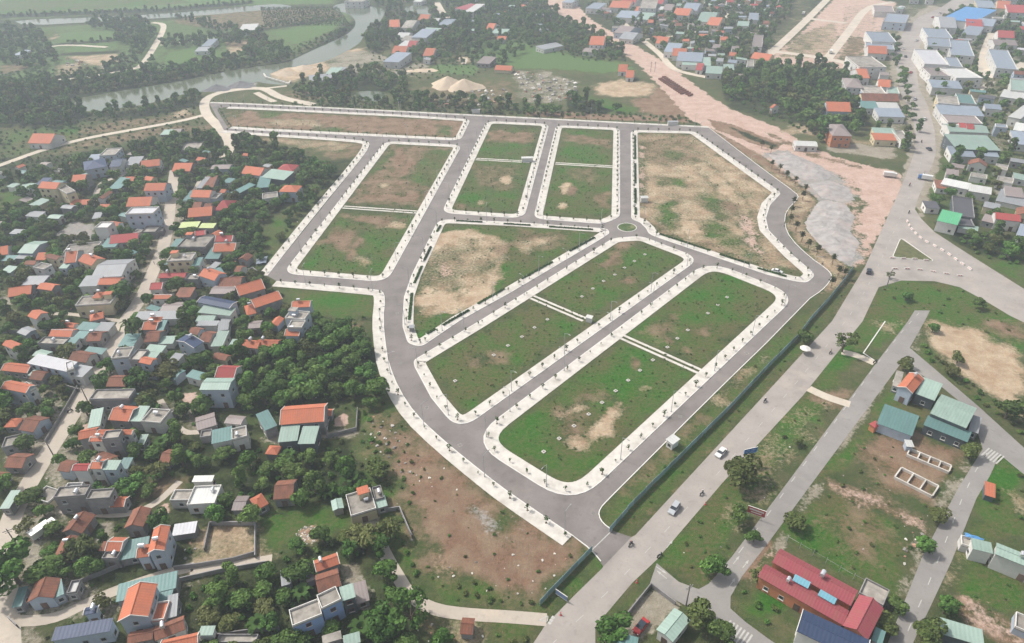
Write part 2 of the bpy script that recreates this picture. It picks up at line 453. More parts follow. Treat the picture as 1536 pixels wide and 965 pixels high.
def inside_poly(X, Y, poly):
    n = len(poly); c = np.zeros(X.shape, bool); d = np.full(X.shape, 1e9)
    for i in range(n):
        x1, y1 = poly[i]; x2, y2 = poly[(i+1) % n]
        if abs(y2-y1) > 1e-9:
            c ^= ((y1 > Y) != (y2 > Y)) & (X < (x2-x1)*(Y-y1)/(y2-y1)+x1)
        dx, dy = x2-x1, y2-y1; L2 = dx*dx+dy*dy+1e-9
        t = np.clip(((X-x1)*dx+(Y-y1)*dy)/L2, 0, 1)
        d = np.minimum(d, np.hypot(X-x1-t*dx, Y-y1-t*dy))
    return np.where(c, d, -d)
def parse_paint(txt):
    res = []
    for ln in txt.strip().splitlines():
        h, b = ln.split(':'); c, wt, so_ = h.split()
        if '@' in b:
            (x, y), (rx, ry) = pairs(b.replace('@', ' '))
            pl = [(x+rx*math.cos(t*math.pi/8)*(1+.2*math.sin(t*3)), y+ry*math.sin(t*math.pi/8)) for t in range(16)]
        else: pl = pairs(b)
        res.append((c, float(wt), float(so_), [(p.x, p.y) for p in PP(pl)]))
    return res
def axis(a, b, fn):
    v = [a]
    while v[-1] < b: v.append(v[-1]+fn(v[-1]))
    return v
xp = axis(0, 900, lambda x: 1.4 if x < 170 else min(1.4+(x-170)*.008, 6)) + [1100, 1500, 2200, 3500, 6000]
xs = np.array([-x for x in xp[:0:-1]] + xp)
ys = np.array([-300, -50, 20, 50] + axis(66, 1250, lambda y: max(1.2, y*.0062)) + [1500, 2000, 3000, 5000, 9000])
GX, GY = np.meshgrid(xs, ys)
def paint_all(X, Y, items):
    W = [np.zeros(X.shape+(4,), np.float32), np.zeros(X.shape+(4,), np.float32)]
    for c, wt, sf, poly in items:
        a = np.array(poly); lo = a.min(0)-sf*2; hi = a.max(0)+sf*2
        m = (X > lo[0]) & (X < hi[0]) & (Y > lo[1]) & (Y < hi[1])
        if not m.any(): continue
        # ragged edges: real ground boundaries wander
        x, y = X[m], Y[m]
        wob = sf*.55*(np.sin(x*.55+y*.31)+np.sin(x*.23-y*.47+1.3)+.6*np.sin(x*1.1+y*.9))
        cov = np.clip(.5+(inside_poly(x, y, poly)+wob*.5)/(1.6*sf), 0, 1)
        for k in (0, 1): W[k][m] *= (1-cov*min(1, wt*1.15)*.92)[:, None]
        i, j = CH[c]
        cur = W[i][..., j]; cur[m] = np.maximum(cur[m], cov*wt)
    return W
PAINTS = parse_paint(PAINT) + parse_paint(PLOTS)
WTS = paint_all(GX, GY, PAINTS)
ny, nx = GX.shape
verts = np.stack([GX.ravel(), GY.ravel(), np.zeros(GX.size)], 1)
ii = np.arange(ny*nx).reshape(ny, nx)
quads = np.stack([ii[:-1, :-1].ravel(), ii[:-1, 1:].ravel(), ii[1:, 1:].ravel(), ii[1:, :-1].ravel()], 1)
me = bpy.data.meshes.new('ground')
me.vertices.add(len(verts)); me.vertices.foreach_set('co', verts.ravel())
me.loops.add(quads.size); me.loops.foreach_set('vertex_index', quads.ravel())
me.polygons.add(len(quads)); me.polygons.foreach_set('loop_start', np.arange(0, quads.size, 4))
me.update(calc_edges=True)
for nm, arr in zip(('cover_a', 'cover_b'), WTS):
    at = me.attributes.new(nm, 'FLOAT_COLOR', 'POINT'); at.data.foreach_set('color', arr.reshape(-1, 4).ravel())
ground = tag(link(bpy.data.objects.new('ground', me)), kind='structure')
def ground_material():
    t = NT('ground_soil_and_grass'); geo = t.n('NewGeometry').outputs['Position']
    A = t.n('Attribute', attribute_name='cover_a'); B = t.n('Attribute', attribute_name='cover_b')
    sa = t.n('SeparateColor'); t.l(A.outputs['Color'], sa.inputs[0]); sb = t.n('SeparateColor'); t.l(B.outputs['Color'], sb.inputs[0])
    nbig = t.noise(geo, .035, 5, .6); nmid = t.noise(geo, .16, 5, .62); nfin = t.noise(geo, .9, 4, .7); nvf = t.noise(geo, 3.2, 3, .7)
    brk = t.math('ADD', t.math('MULTIPLY', nmid, .75), t.math('MULTIPLY', nfin, .5))     # ~0.62 mean
    brk2 = t.math('ADD', t.math('MULTIPLY', t.noise(geo, .075, 4, .6), .65), t.math('MULTIPLY', nfin, .6))
    fine = t.mr(nfin, .3, .72)
    def cl(a, b, f=None): return t.mix(fine if f is None else f, a, b)
    base = t.mix(t.mr(nmid, .35, .65), cl((.050,.085,.024), (.090,.125,.042)), cl((.11,.11,.05), (.17,.145,.085)))
    base = t.mix(t.mr(nbig, .4, .65, 0, .5), base, (.045,.065,.024))
    layers = [(sb.outputs[2], cl((.075,.145,.040), (.125,.20,.065)), brk, .25),
              (sb.outputs[2], base, brk, 9),
              (sa.outputs[2], t.mix(t.mr(t.math('ADD', t.math('MULTIPLY', brk2, .6), t.math('MULTIPLY', nbig, .5)), .53, .70), cl((.026,.110,.010), (.062,.185,.022)), cl((.085,.110,.034), (.150,.122,.062))), brk, .5),
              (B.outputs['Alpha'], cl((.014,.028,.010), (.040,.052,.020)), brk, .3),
              (sa.outputs[0], t.mix(t.mr(nmid, .38, .62), cl((.17,.10,.066), (.29,.175,.12)), cl((.33,.24,.17), (.23,.16,.105))), brk, .6),
              (sa.outputs[1], t.mix(t.mr(nmid, .35, .7), cl((.50,.39,.27), (.64,.52,.39)), (.38,.255,.165)), brk2, .6),
              (A.outputs['Alpha'], t.mix(t.mr(nmid, .35, .65), cl((.24,.24,.23), (.38,.37,.35)), cl((.33,.29,.27), (.44,.39,.36))), brk2, .3),
              (sb.outputs[0], t.mix(t.mr(nmid, .35, .68), cl((.55,.395,.335), (.67,.51,.45)), cl((.42,.28,.215), (.56,.385,.315))), brk, .3),
              (sb.outputs[1], t.mix(t.mr(nmid, .35, .7), cl((.34,.30,.24), (.44,.40,.34)), cl((.22,.19,.14), (.30,.26,.20))), brk2, .3)]
    col = base
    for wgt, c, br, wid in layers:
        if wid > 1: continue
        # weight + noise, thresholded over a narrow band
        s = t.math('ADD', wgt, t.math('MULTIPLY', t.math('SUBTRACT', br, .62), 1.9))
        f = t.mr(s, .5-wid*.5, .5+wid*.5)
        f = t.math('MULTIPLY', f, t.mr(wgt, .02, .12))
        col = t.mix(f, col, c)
    col = t.mix(t.mr(nvf, .35, .68, 0, .45), col, t.mix(1., col, (.55,.60,.48), 'MULTIPLY')); col = t.mix(t.mr(t.noise(geo, .42, 4, .75), .5, .72, 0, .45), col, t.mix(1., col, (1.35,1.25,1.1), 'MULTIPLY'))
    t.bump(t.math('ADD', nfin, nvf), .8, .5)
    return t.fin(col, .95, .15)
M['ground'] = ground_material(); me.materials.append(M['ground'])
# ------------------------------------------------ road sheets
def m_road(name, c, tracks=.12, warm=(1,1,1)):
    t = NT(name); geo = t.n('NewGeometry').outputs['Position']
    n1 = t.noise(geo, .12, 5, .6); n2 = t.noise(geo, 1.3, 4, .7); n3 = t.noise(geo, .03, 3, .5)
    col = t.mix(t.mr(n1, .3, .7), hue(c, 1-tracks), hue(c, 1+tracks))
    col = t.mix(t.mr(n3, .4, .65, 0, .5), col, hue(c, 1.18))
    col = t.mix(t.mr(n2, .5, .75, 0, .35), col, hue(c, .72))
    n4 = t.noise(geo, .07, 5, .7)
    col = t.mix(t.mr(n4, .56, .72, 0, .4), col, tuple(x*k for x, k in zip(hue(c, 1.5), (1.08, 1., .9))))
    col = t.mix(t.mr(t.noise(geo, .45, 3, .5), .62, .68, 0, .25), col, hue(c, .6))
    t.bump(n2, .3, .05)
    return t.fin(col, .9, .2)
M['asphalt'] = m_road('asphalt', (.195,.175,.165), .2); M['highway'] = m_road('worn_highway_asphalt', (.315,.285,.26), .16)
M['lane'] = m_road('old_concrete_lane', (.42,.37,.31), .12); M['oldasphalt'] = m_road('grey_side_road', (.25,.235,.22), .14)
M['beige'] = m_road('beige_dirt_road', (.50,.44,.36), .1)
M['pave'] = m_plain('pavement_concrete', (.57,.54,.49), .9, .1, .5, .0, dirt=((.36,.32,.27), .6))
M['kerb'] = m_plain('kerb_stone', (.66,.64,.60), .85, .05, 1, .0)
M['mark'] = m_plain('road_paint', (.44,.43,.40), .7, .15, 2, .0)
M['water'] = None
def loop_tess(loops, z):
    L3 = [[Vector((p.x, p.y, 0)) for p in lp] for lp in loops]
    tri = tessellate_polygon(L3); vs = [Vector((p.x, p.y, z)) for lp in loops for p in lp]
    out = []
    for a, b, c in tri:
        if (vs[b]-vs[a]).cross(vs[c]-vs[a]).z < 0: a, b = b, a
        out.append((a, b, c))
    return vs, out
def sheet(name, loops, z, mat, kind='structure'):
    vs, fs = loop_tess(loops, z); mb = MB().add(vs, fs)
    return tag(mb.build(name, mat), kind=kind)
def area(lp): return sum(lp[i].x*lp[(i+1) % len(lp)].y-lp[(i+1) % len(lp)].x*lp[i].y for i in range(len(lp)))/2
def rounded(pts, r, seg=7):
    n = len(pts); out = []
    for i in range(n):
        p0, p, p1 = pts[i-1], pts[i], pts[(i+1) % n]
        a, b = (p0-p), (p1-p); la, lb = a.length, b.length; a.normalize(); b.normalize()
        ang = a.angle(b)
        if ang > R(172): out.append(p); continue
        d = min(r/math.tan(ang/2), la*.45, lb*.45)
        for k in range(seg+1):
            t = k/seg
            out.append((p+a*d)*(1-t)**2 + p*2*t*(1-t) + (p+b*d)*t**2)
    return out
def offset(lp, dist, closed=True):
    "positive: to the left of travel"
    n = len(lp); out = []
    for i in range(n):
        p = lp[i]; q0 = lp[i-1] if (closed or i > 0) else None; q1 = lp[(i+1) % n] if (closed or i < n-1) else None
        if q0 is not None and (p-q0).length < 1e-6: q0 = lp[i-2]
        d0 = (p-q0).normalized() if q0 is not None else None; d1 = (q1-p).normalized() if q1 is not None and (q1-p).length > 1e-6 else None
        if d0 is None: d0 = d1
        if d1 is None: d1 = d0
        nn = Vector((-(d0.y+d1.y), d0.x+d1.x, 0)); 
        if nn.length < 1e-6: nn = Vector((-d0.y, d0.x, 0))
        nn.normalize(); c = max(.5, nn.dot(Vector((-d0.y, d0.x, 0))))
        out.append(p+nn*(dist/c))
    return out
def smooth(pts, it=2, closed=False):
    for _ in range(it):
        o = [] if closed else [pts[0]]
        for i in range(len(pts)-(0 if closed else 1)):
            a, b = pts[i], pts[(i+1) % len(pts)]
            o += [a*.75+b*.25, a*.25+b*.75]
        if not closed: o.append(pts[-1])
        pts = o
    return pts
def walk(lp, step, closed=True, start=0.):
    n = len(lp); s = start; acc = 0; res = []
    for i in range(n if closed else n-1):
        a, b = lp[i], lp[(i+1) % n]; L = (b-a).length
        while s < acc+L:
            t = (s-acc)/L; res.append((a.lerp(b, t), (b-a).normalized())); s += step
        acc += L
    return res
# occupancy raster for scattering
OC = np.zeros((1100, 1500), np.uint8)     # [y, x], 1 m cells, x from -750
def occupy(poly, val=1, grow=0.):
    a = np.array([(p[0], p[1]) for p in poly]); lo = np.floor(a.min(0)-grow-1); hi = np.ceil(a.max(0)+grow+1)
    x0, x1 = int(max(0, lo[0]+750)), int(min(1500, hi[0]+750)); y0, y1 = int(max(0, lo[1])), int(min(1100, hi[1]))
    if x1 <= x0 or y1 <= y0: return
    X, Y = np.meshgrid(np.arange(x0, x1)-750+.5, np.arange(y0, y1)+.5)
    m = inside_poly(X, Y, [tuple(q) for q in a]) > -grow
    OC[y0:y1, x0:x1][m] |= val
def occ(x, y, r=0.):
    xi, yi, k = int(x+750), int(y), int(math.ceil(r))
    if not (0 <= xi < 1500 and 0 <= yi < 1100): return 0
    return int(OC[max(0, yi-k):yi+k+1, max(0, xi-k):xi+k+1].max())
def band(lp, w0, w1, z0, z1, name, mats, closed=True):
    "raised band between two offsets of a line, with its edges; returns the object"
    a = offset(lp, w0, closed); b = offset(lp, w1, closed); n = len(lp); mb = MB()
    vs = [Vector((p.x, p.y, z1)) for p in a]+[Vector((p.x, p.y, z1)) for p in b]+[Vector((p.x, p.y, z0)) for p in a]+[Vector((p.x, p.y, z0)) for p in b]
    fs = []
    for i in range(n if closed else n-1):
        j = (i+1) % n
        fs += [(i, j, n+j, n+i), (2*n+i, 2*n+j, j, i), (n+i, n+j, 3*n+j, 3*n+i)]
    mb.add(vs, fs)
    o = mb.build(name, mats); return tag(o, kind='structure')
# --- the new estate: kerb outlines of its blocks (roads lie between them)
BL = {
 'A': ('322,160 384,162 600,172.5 706,179.5 690.5,211.5 384,196 343,193', 7),
 'B': ('578,212 693,218 580,424 424,411', 8),
 'C': ('730,182 824,186.5 786,328.5 662,320', 8),
 'D': ('834,188.3 930,192.5 930,324 921,330 903,336.5 800,328.5', 7),
 'E': ('946,195.5 1042,197.5 1172,290 1155,308 1149,328 1153,346 1189,383 1224,413 1210,425 1190,422 1152,413 993,359 974,352 969,343 960,334 947,329', 7),
 'F': ('1062,391 1196,443.5 860.7,762 702,661', 13),
 'G': ('920,357.5 962,354.5 1050,388 688,648 646.5,597 622,551 620,541 719,482', 9),
 'H': ('658,329 768,333.5 911,343.5 915,350 903,358 768,438 689,482 632,521 612,516 604,490 604,478 606,446 617,414', 7),
}
LOOPS = {}
for k, (s, r) in BL.items():
    lp = PP(pairs(s))
    if area(lp) < 0: lp.reverse()
    LOOPS[k] = rounded(lp, r)
    occupy(LOOPS[k], 2)
outer = PP(pairs('314,155 384,157.5 768,177 1063,192 1152,260 1194,290 1198,297 1178,317 1176,337 1185,358 1214,386 1240,404 1248,414 1243,424 1232,436 1214,448 1149,514.5 1063,598 939,722 911,750 899,763 897,774 904,786 918,796 947,806 905,850 888,825 859,803 768,742 731.5,714.5 666.5,662 624,622 599,584.5 584,547 579,519.5 575,482 578,447 574,437 565,435 415,422 401,414 540,241 555,219 553,212 384,200 336,196'))
occupy(outer, 2, 1)
sheet('estate_road', [outer]+[LOOPS[k] for k in LOOPS], .03, M['asphalt'])
PW = 4.2
for k, lp in LOOPS.items():
    wdt = PW if k != 'F' else 4.7
    if k == 'A':       # this plot is open at its far end
        lp = rounded(PP(pairs('338,192.8 384,196 690.5,211.5 706,179.5 600,172.5 384,162 316,159.6')), 7)[7:-7]
    band(lp, 0, .28, 0, .15, 'kerb', M['kerb'], k != 'A'); band(lp, .28, wdt, 0, .14, 'pavement', M['pave'], k != 'A')
def kerbline(s, w, name='pavement', sm=1, side=1):
    lp = smooth(PP(pairs(s)), sm)
    band(lp, 0, .28*side, 0, .15, 'kerb', M['kerb'], False)
    if w: band(lp, .28*side, w*side, 0, .14, name, M['pave'], False)
    occupy(list(offset(lp, -1, False))+list(reversed(offset(lp, (w+1)*side, False))), 2)
    return lp
K_NORTH = kerbline('314,155 384,157.5 768,177 1063,192', 2.6)
K_WEST = kerbline('401,414 470,326 540,241 555,219 552,212 500,207.5 384,200 336,196', PW, side=1)
K_SW = kerbline('415,422 500,429 565,435 574,437 578,447 575,482 579,519.5 584,547 599,584.5 624,622 666.5,662 731.5,714.5 768,742 859,803', 4.4, side=-1)
K_EAST = kerbline('1063,192 1152,260 1194,290 1198,297 1178,317 1176,337 1185,358 1214,386 1240,404 1248,414 1243,424 1232,436 1214,448', 0, side=1)
K_SE = kerbline('1149,514.5 1063,598 939,722 911,750 899,763 897,774 904,786 918,796', 0, side=1)
K_SE2 = kerbline('1214,448 1149,514.5', 0, side=1)
K_S = kerbline('859,803 888,825 902,842', 0, side=-1)
# twin kerbs of the lanes that cross the plots (drain between two concrete strips)
for s in ('515,311 626.5,318.7', '714,239 795,243.2', '833,245.5 920,250.5', '930.5,504.5 1049,557.5', '798,446 877,480'):
    a, b = PP(pairs(s)); lp = [a, b]
    band(lp, -1.7, -.6, 0, .12, 'drain_strip', M['pave'], False); band(lp, .6, 1.7, 0, .12, 'drain_strip', M['pave'], False)
    occupy([tuple(q)[:2] for q in offset(lp, -2, False)+list(reversed(offset(lp, 2, False)))], 2)
for c_, wt, sf, poly in parse_paint(PAINT):
    if (c_ in 'og' and wt >= .7) or (c_ == 's' and wt >= .7) or (c_ == 'c' and wt >= .65): occupy(poly, 8)
for s in ('395,778 500,757 518,790 460,813 395,818', '245,748 298,742 300,775 255,785', '300,712 340,708 345,740 305,742', '0,290 28,292 22,320 0,322', '425,438 540,446 555,470 500,478 440,462', '400,330 440,300 425,350 398,392'): occupy([(p.x, p.y) for p in PP(pairs(s))], 8)
# roundabout island
c = P(940.5, 341.5); rr = [c+Vector((math.cos(t*math.pi/16), math.sin(t*math.pi/16), 0))*4.6 for t in range(32)]
band(rr, 0, .3, 0, .18, 'roundabout_kerb', M['kerb'])
vs, fs = loop_tess([offset(rr, .3)], .12)
isl = tag(MB().add(vs, fs).build('island_grass', m_plain('island_lawn', (.06,.10,.03), .95, .4, .6, 0, dirt=((.28,.24,.13), .9))), kind='structure')
# --- other roads
def road(name, s, mat, z, sm=0, closed_sm=False):
    pts = PP(pairs(s))
    if sm: pts = smooth(pts, sm, True)
    occupy([(p.x, p.y) for p in pts], 2, .5)
    return sheet(name, [pts], z, M[mat])
def ribbon(name, s, width, mat, z, sm=2):
    pts = smooth(PP(pairs(s)), sm); a = offset(pts, width/2, False); b = offset(pts, -width/2, False)
    vs = [Vector((p.x, p.y, z)) for p in b]+[Vector((p.x, p.y, z)) for p in a]; n = len(a)
    fs = [(i, i+1, n+i+1, n+i) for i in range(n-1)]
    # a closed outline for the occupancy raster
    for i in range(n-1): occupy([(q.x, q.y) for q in (a[i], a[i+1], b[i+1], b[i])], 2, .7)
    return tag(MB().add(vs, fs).build(name, M[mat]), kind='structure'), pts
HWL = '640,1130 800,965 818,938 860,895 903,853 905,850 947,806 953,803 1152,587 1248,482 1297,401 1347,291 1359,263 1372,228 1373,205 1369,175 1352,140 1346,117 1342,82 1354,50 1377,27 1409,13 1440,-8'
HWR = '1470,2 1412,24 1389,45 1379,72 1374,100 1378,132 1392,160 1402,195 1404,230 1399,246 1377,298 1372,316 1318,431 1294,482 1204,594 1085,723 985,840 948,875 893,940 893,965 760,1130'
road('highway', HWL+' '+HWR, 'highway', .022)
road('highway', '1371,312 1382,328.5 1402,348.5 1452,381 1536,433.5 1640,500 1640,560 1536,484 1514.5,473.5 1477,451 1439.5,431 1402,422 1352,421 1318,431', 'highway', .018)
band(rounded(PP(pairs('1350.75,356 1338,386 1403,393')) if area(PP(pairs('1350.75,356 1338,386 1403,393'))) > 0 else PP(pairs('1350.75,356 1403,393 1338,386')), 1.5), 0, .3, .02, .16, 'traffic_island_kerb', M['kerb'])
tri = PP(pairs('1350.5,358 1339.5,385.3 1400.5,392'))
sheet('traffic_island_grass', [tri], .10, m_plain('verge_grass', (.10,.11,.045), .95, .35, .5, 0, dirt=((.16,.13,.07), .6)))
road('side_road', '985,845 1018,873 1048,884 1063,876 1098,835 1182,723 1314.5,544.5 1362,482 1372,466 1395,466 1387,482 1364.5,522 1400,552 1470,612 1536,672 1640,760 1640,800 1536,712 1499.5,682 1484.5,714.5 1464.5,748 1427,843 1392,918 1377,948 1350,1010 1310,1010 1332,964 1384.5,833 1437,733 1474,674 1457,617 1414,582 1352,544.5 1219.5,723 1152,815 1113,865 1096,895 1095.5,913 1118,933 1152,958 1230,1010 1130,1010 1098,964 1068,930 1018,903 975,875', 'oldasphalt', .034)
ribbon('garden_path', '1262,528 1285,533 1312,545', 3.2, 'beige', .04); ribbon('garden_path', '1213,583 1240,596 1275,607', 3.4, 'beige', .04)
vl, VLANE = ribbon('village_lane', '262,255 256,300 254,324 246,371 234,397 212,449 185,484 162,532 136,575 100,637 70,682 45,723 14,780 5,835 10,911 12,990', 5.6, 'lane', .03)
ribbon('side_path', '256,303 290,290 300,270', 2.4, 'lane', .024); ribbon('side_path', '141,302 146,285 152,273 190,262 196,248 225,238', 3.0, 'lane', .024)
ribbon('river_road', '-40,262 0,248 20,241 62,225.5 125,208 212,192.5 275,181 309,172', 5.2, 'beige', .026)
ribbon('river_road', '470,157 420,147 400,134 384,132 350,135 318,142 305,153 309,172 324,186 342,206 346,218 337,236', 7.0, 'beige', .028)
ribbon('river_road', '430,129 405,132 384,134', 4, 'beige', .024); ribbon('river_road', '384,139 400,148 412,153', 5, 'beige', .024)
ribbon('farm_track', '228,34 247,36 243,50 232,70 214,98 200,104 160,111 120,118 60,122 0,124', 6, 'beige', .024)
ribbon('farm_track', '70,71 100,67 160,71', 5, 'beige', .024); ribbon('farm_track', '240,68 280,62 320,58 330,56', 3, 'beige', .024)
ribbon('far_lane', '655,4 664,20 670,27', 8, 'beige', .024); ribbon('far_lane', '930,28 950,50 990,80 1005,100 1020,108 1065,117', 6, 'beige', .024)
ribbon('far_lane', '958,60 1005,56 1040,50 1060,42', 4, 'beige', .024); ribbon('far_lane', '1088,20 1095,30', 6, 'beige', .024)
ribbon('far_lane', '684,86 700,88 695,96', 4, 'beige', .024); ribbon('far_lane', '1490,50 1480,75 1472,110 1500,118 1540,95', 9, 'beige', .024)
ribbon('far_lane', '1465,140 1475,130 1490,122', 4, 'beige', .024)
ribbon('graded_road', '1145,90 1200,40 1245,-5', 8, 'beige', .024); ribbon('graded_road', '1240,90 1275,45 1300,10 1340,3', 8, 'beige', .024)
ribbon('graded_road', '1150,76 1200,82 1250,90 1290,100', 9, 'beige', .028); ribbon('graded_road', '1205,27 1270,35', 8, 'beige', .028)
ribbon('village_path', '820,930 760,925 700,922 650,915 615,895 600,870 585,845 570,815', 3.3, 'lane', .03)
ribbon('village_path', '305,648 270,650 240,600', 2, 'lane', .02); ribbon('village_path', '90,765 180,775 230,760 270,722', 2.2, 'lane', .02)
ribbon('village_path', '285,860 340,850 408,838', 2.6, 'lane', .02)
ribbon('village_path', '18,932 80,930 130,905 175,885 250,860 290,850', 3, 'lane', .02)
ribbon('village_path', '185,482 150,478 100,470 60,472', 2, 'lane', .02)
# the lawn side kerbs by the small paths
band(PP(pairs('1327,482 1294,530 1312,542')), 0, .35, 0, .14, 'lawn_kerb', M['kerb'], False)
# road paint
mk = MB()
def dash(a, b, w=.15, mb=None):
    d = (b-a).normalized(); n = Vector((-d.y, d.x, 0))*w/2
    (mb or mk).add([a-n, b-n, b+n, a+n], [(0,1,2,3)])
ctr = smooth(PP(pairs('780,1010 900,900 960,838 1060,730 1180,592 1270,482 1310,416 1360,305 1386,235 1382,180 1363,130 1360,80 1370,50'), .034), 1)
for p, d in walk(ctr, 9, False): dash(p, p+d*2.6, .14)
for s in ('1085,860 1150,775 1200,705 1340,512 1378,470', '1345,985 1400,860 1452,725 1480,680'):
    for p, d in walk(smooth(PP(pairs(s), .046), 1), 8, False): dash(p, p+d*2.6, .2)
for s, n_, L in (('1088,943 1120,965', 7, 5.5), ('1478,678 1500,690', 6, 5)):
    a, b = PP(pairs(s), .046); d = (b-a); nrm = Vector((-d.y, d.x, 0)).normalized()
    for i in range(n_):
        p = a+d*(i/(n_-1)); dash(p-nrm*L/2, p+nrm*L/2, .42)
def arrow(px, py, tx, ty, z=.046, k=.7):
    a = P(px, py, z); b = P(tx, ty, z); d = (b-a).normalized(); n = Vector((-d.y, d.x, 0))
    dash(a, a+d*2, .18)
    mk.add([a+d*1.9-n*.35, a+d*1.9+n*.35, a+d*3.2], [(0,2,1)])
for q in ((1000,868,990,860), (984,850,996,858), (1100,846,1107,837), (1114,852,1121,843), (1094,880,1101,870), (1000,822,1008,812)): arrow(*q)
# give-way triangle and checks at the path mouth
a = P(808, 931, .05); b = P(822, 924, .05); c2 = P(821, 932, .05)
for u_, v_ in ((a, b), (b, c2), (c2, a)): dash(u_, v_, .22)
for i in range(3): dash(P(823+i*2.5, 936-i*4, .05), P(826+i*2.5, 933-i*4, .05), .8)
a, b = P(888, 825, .05), P(918, 796, .05)
dash(a, b, .25)
tag(mk.build('road_markings', M['mark']), kind='structure')
# water
def m_water():
    t = NT('river_water'); geo = t.n('NewGeometry').outputs['Position']
    n = t.noise(geo, .02, 3); t.bump(t.noise(geo, .8, 3), .12, .1)
    return t.fin(t.mix(t.mr(n, .35, .65), (.075,.10,.055), (.12,.135,.08)), .14, .5)
M['water'] = m_water()
for s, sm in (('100,147 122,147 165,139 225,130 270,122 325,110 384,100 429,95 466,77 500,62 524,50 534,38 532,28 520,20 501,16 498,9 520,4 560,10 580,15 574,26 569,34 549,42 544,60 530,72 504,85 480,95 440,101 426,102 398,114 436,124 432,128 400,126 384,122 375,128 300,138 270,142 225,156 175,163 130,171', 1),
              ('17,30 160,26 300,17 384,8 420,6 440,10 430,14 384,16 300,24 160,32 38,39', 1), ('604,12 625,7 645,10 640,18 650,24 636,28 615,22', 1), ('529,141 545,136 575,138 584,148 575,153 540,151', 1)):
    pts = smooth(PP(pairs(s)), sm, True); occupy([(p.x, p.y) for p in pts], 4, 2); sheet('river_water', [pts], .02, M['water'])
quay = kq = PP(pairs('395,112 398,117 434,127 437,123'))
band(quay, 0, 1.2, 0, 1.0, 'quay_edge', M['pave'], False)
# ------------------------------------------------ houses
RC = {'O': 'orange tiled', 'R': 'red tiled', 'B': 'rust brown tiled', 'M': 'maroon', 'G': 'pale green metal', 'T': 'teal metal', 'Y': 'grey metal', 'N': 'navy metal',
      'W': 'white metal', 'K': 'lime metal', 'L': 'light blue metal', 'b': 'bright blue metal', 'e': 'vivid green metal', 'P': 'brown-grey sheet', 'Z': 'pale lilac sheet', 'D': 'charcoal sheet', 'C': 'flat concrete'}
WC = {'w': 'white', 'l': 'pale blue', 'y': 'grey rendered', 'c': 'cream', 'u': 'blue painted', 'o': 'orange brick', 'k': 'dark sheet'}
winm = MB(); ww, wh, d_ = .62, .65, .07
winm.box(-ww, ww, -d_, 0, -wh, -wh+.12).box(-ww, ww, -d_, 0, wh-.12, wh).box(-ww, -ww+.12, -d_, 0, -wh+.12, wh-.12).box(ww-.12, ww, -d_, 0, -wh+.12, wh-.12)
WIN = {k: winm.mesh('window_frame', M[m]) for k, m in (('w', 'frame'), ('b', 'brownframe'))}
pn = MB().box(-ww+.12, ww-.12, -.04, -.005, -wh+.12, wh-.12); pn.box(-.03, .03, -.06, -.04, -wh+.12, wh-.12)
PANE = pn.mesh('window_pane', M['pane'])
SILL = MB().box(-ww-.1, ww+.1, -.2, 0, -wh-.1, -wh).mesh('window_sill', M['trim'])
dm = MB().box(-.75, .75, -.07, 0, 0, 2.3); dm.box(-.68, -.03, -.1, -.07, .1, 2.2).box(.03, .68, -.1, -.07, .1, 2.2)
DOORM = dm.mesh('door_leaf', M['door'])
HND = MB().box(-.02, .02, -.16, -.1, 1.0, 1.25).mesh('door_handle', M['steel'])
tk = MB(); tk.cyl((-.7, 0, 1.0), (.7, 0, 1.0), .48, n=12)
TANKM = tk.mesh('tank_barrel', M['steel'])
tl = MB(); [tl.box(x-.05, x+.05, y-.05, y+.05, 0, .75) for x in (-.5, .5) for y in (-.32, .32)]; tl.box(-.6, .6, -.4, .4, .5, .58)
TLEG = tl.mesh('tank_stand', M['postgrey'])
HOUSES = []
def tank(loc, rz, lab):
    t = empty('water_tank', loc, rz, random.uniform(.85, 1.15)); tag(t, lab, 'water tank', 'steel water tanks on roofs')
    inst('barrel', TANKM, t); inst('stand', TLEG, t)
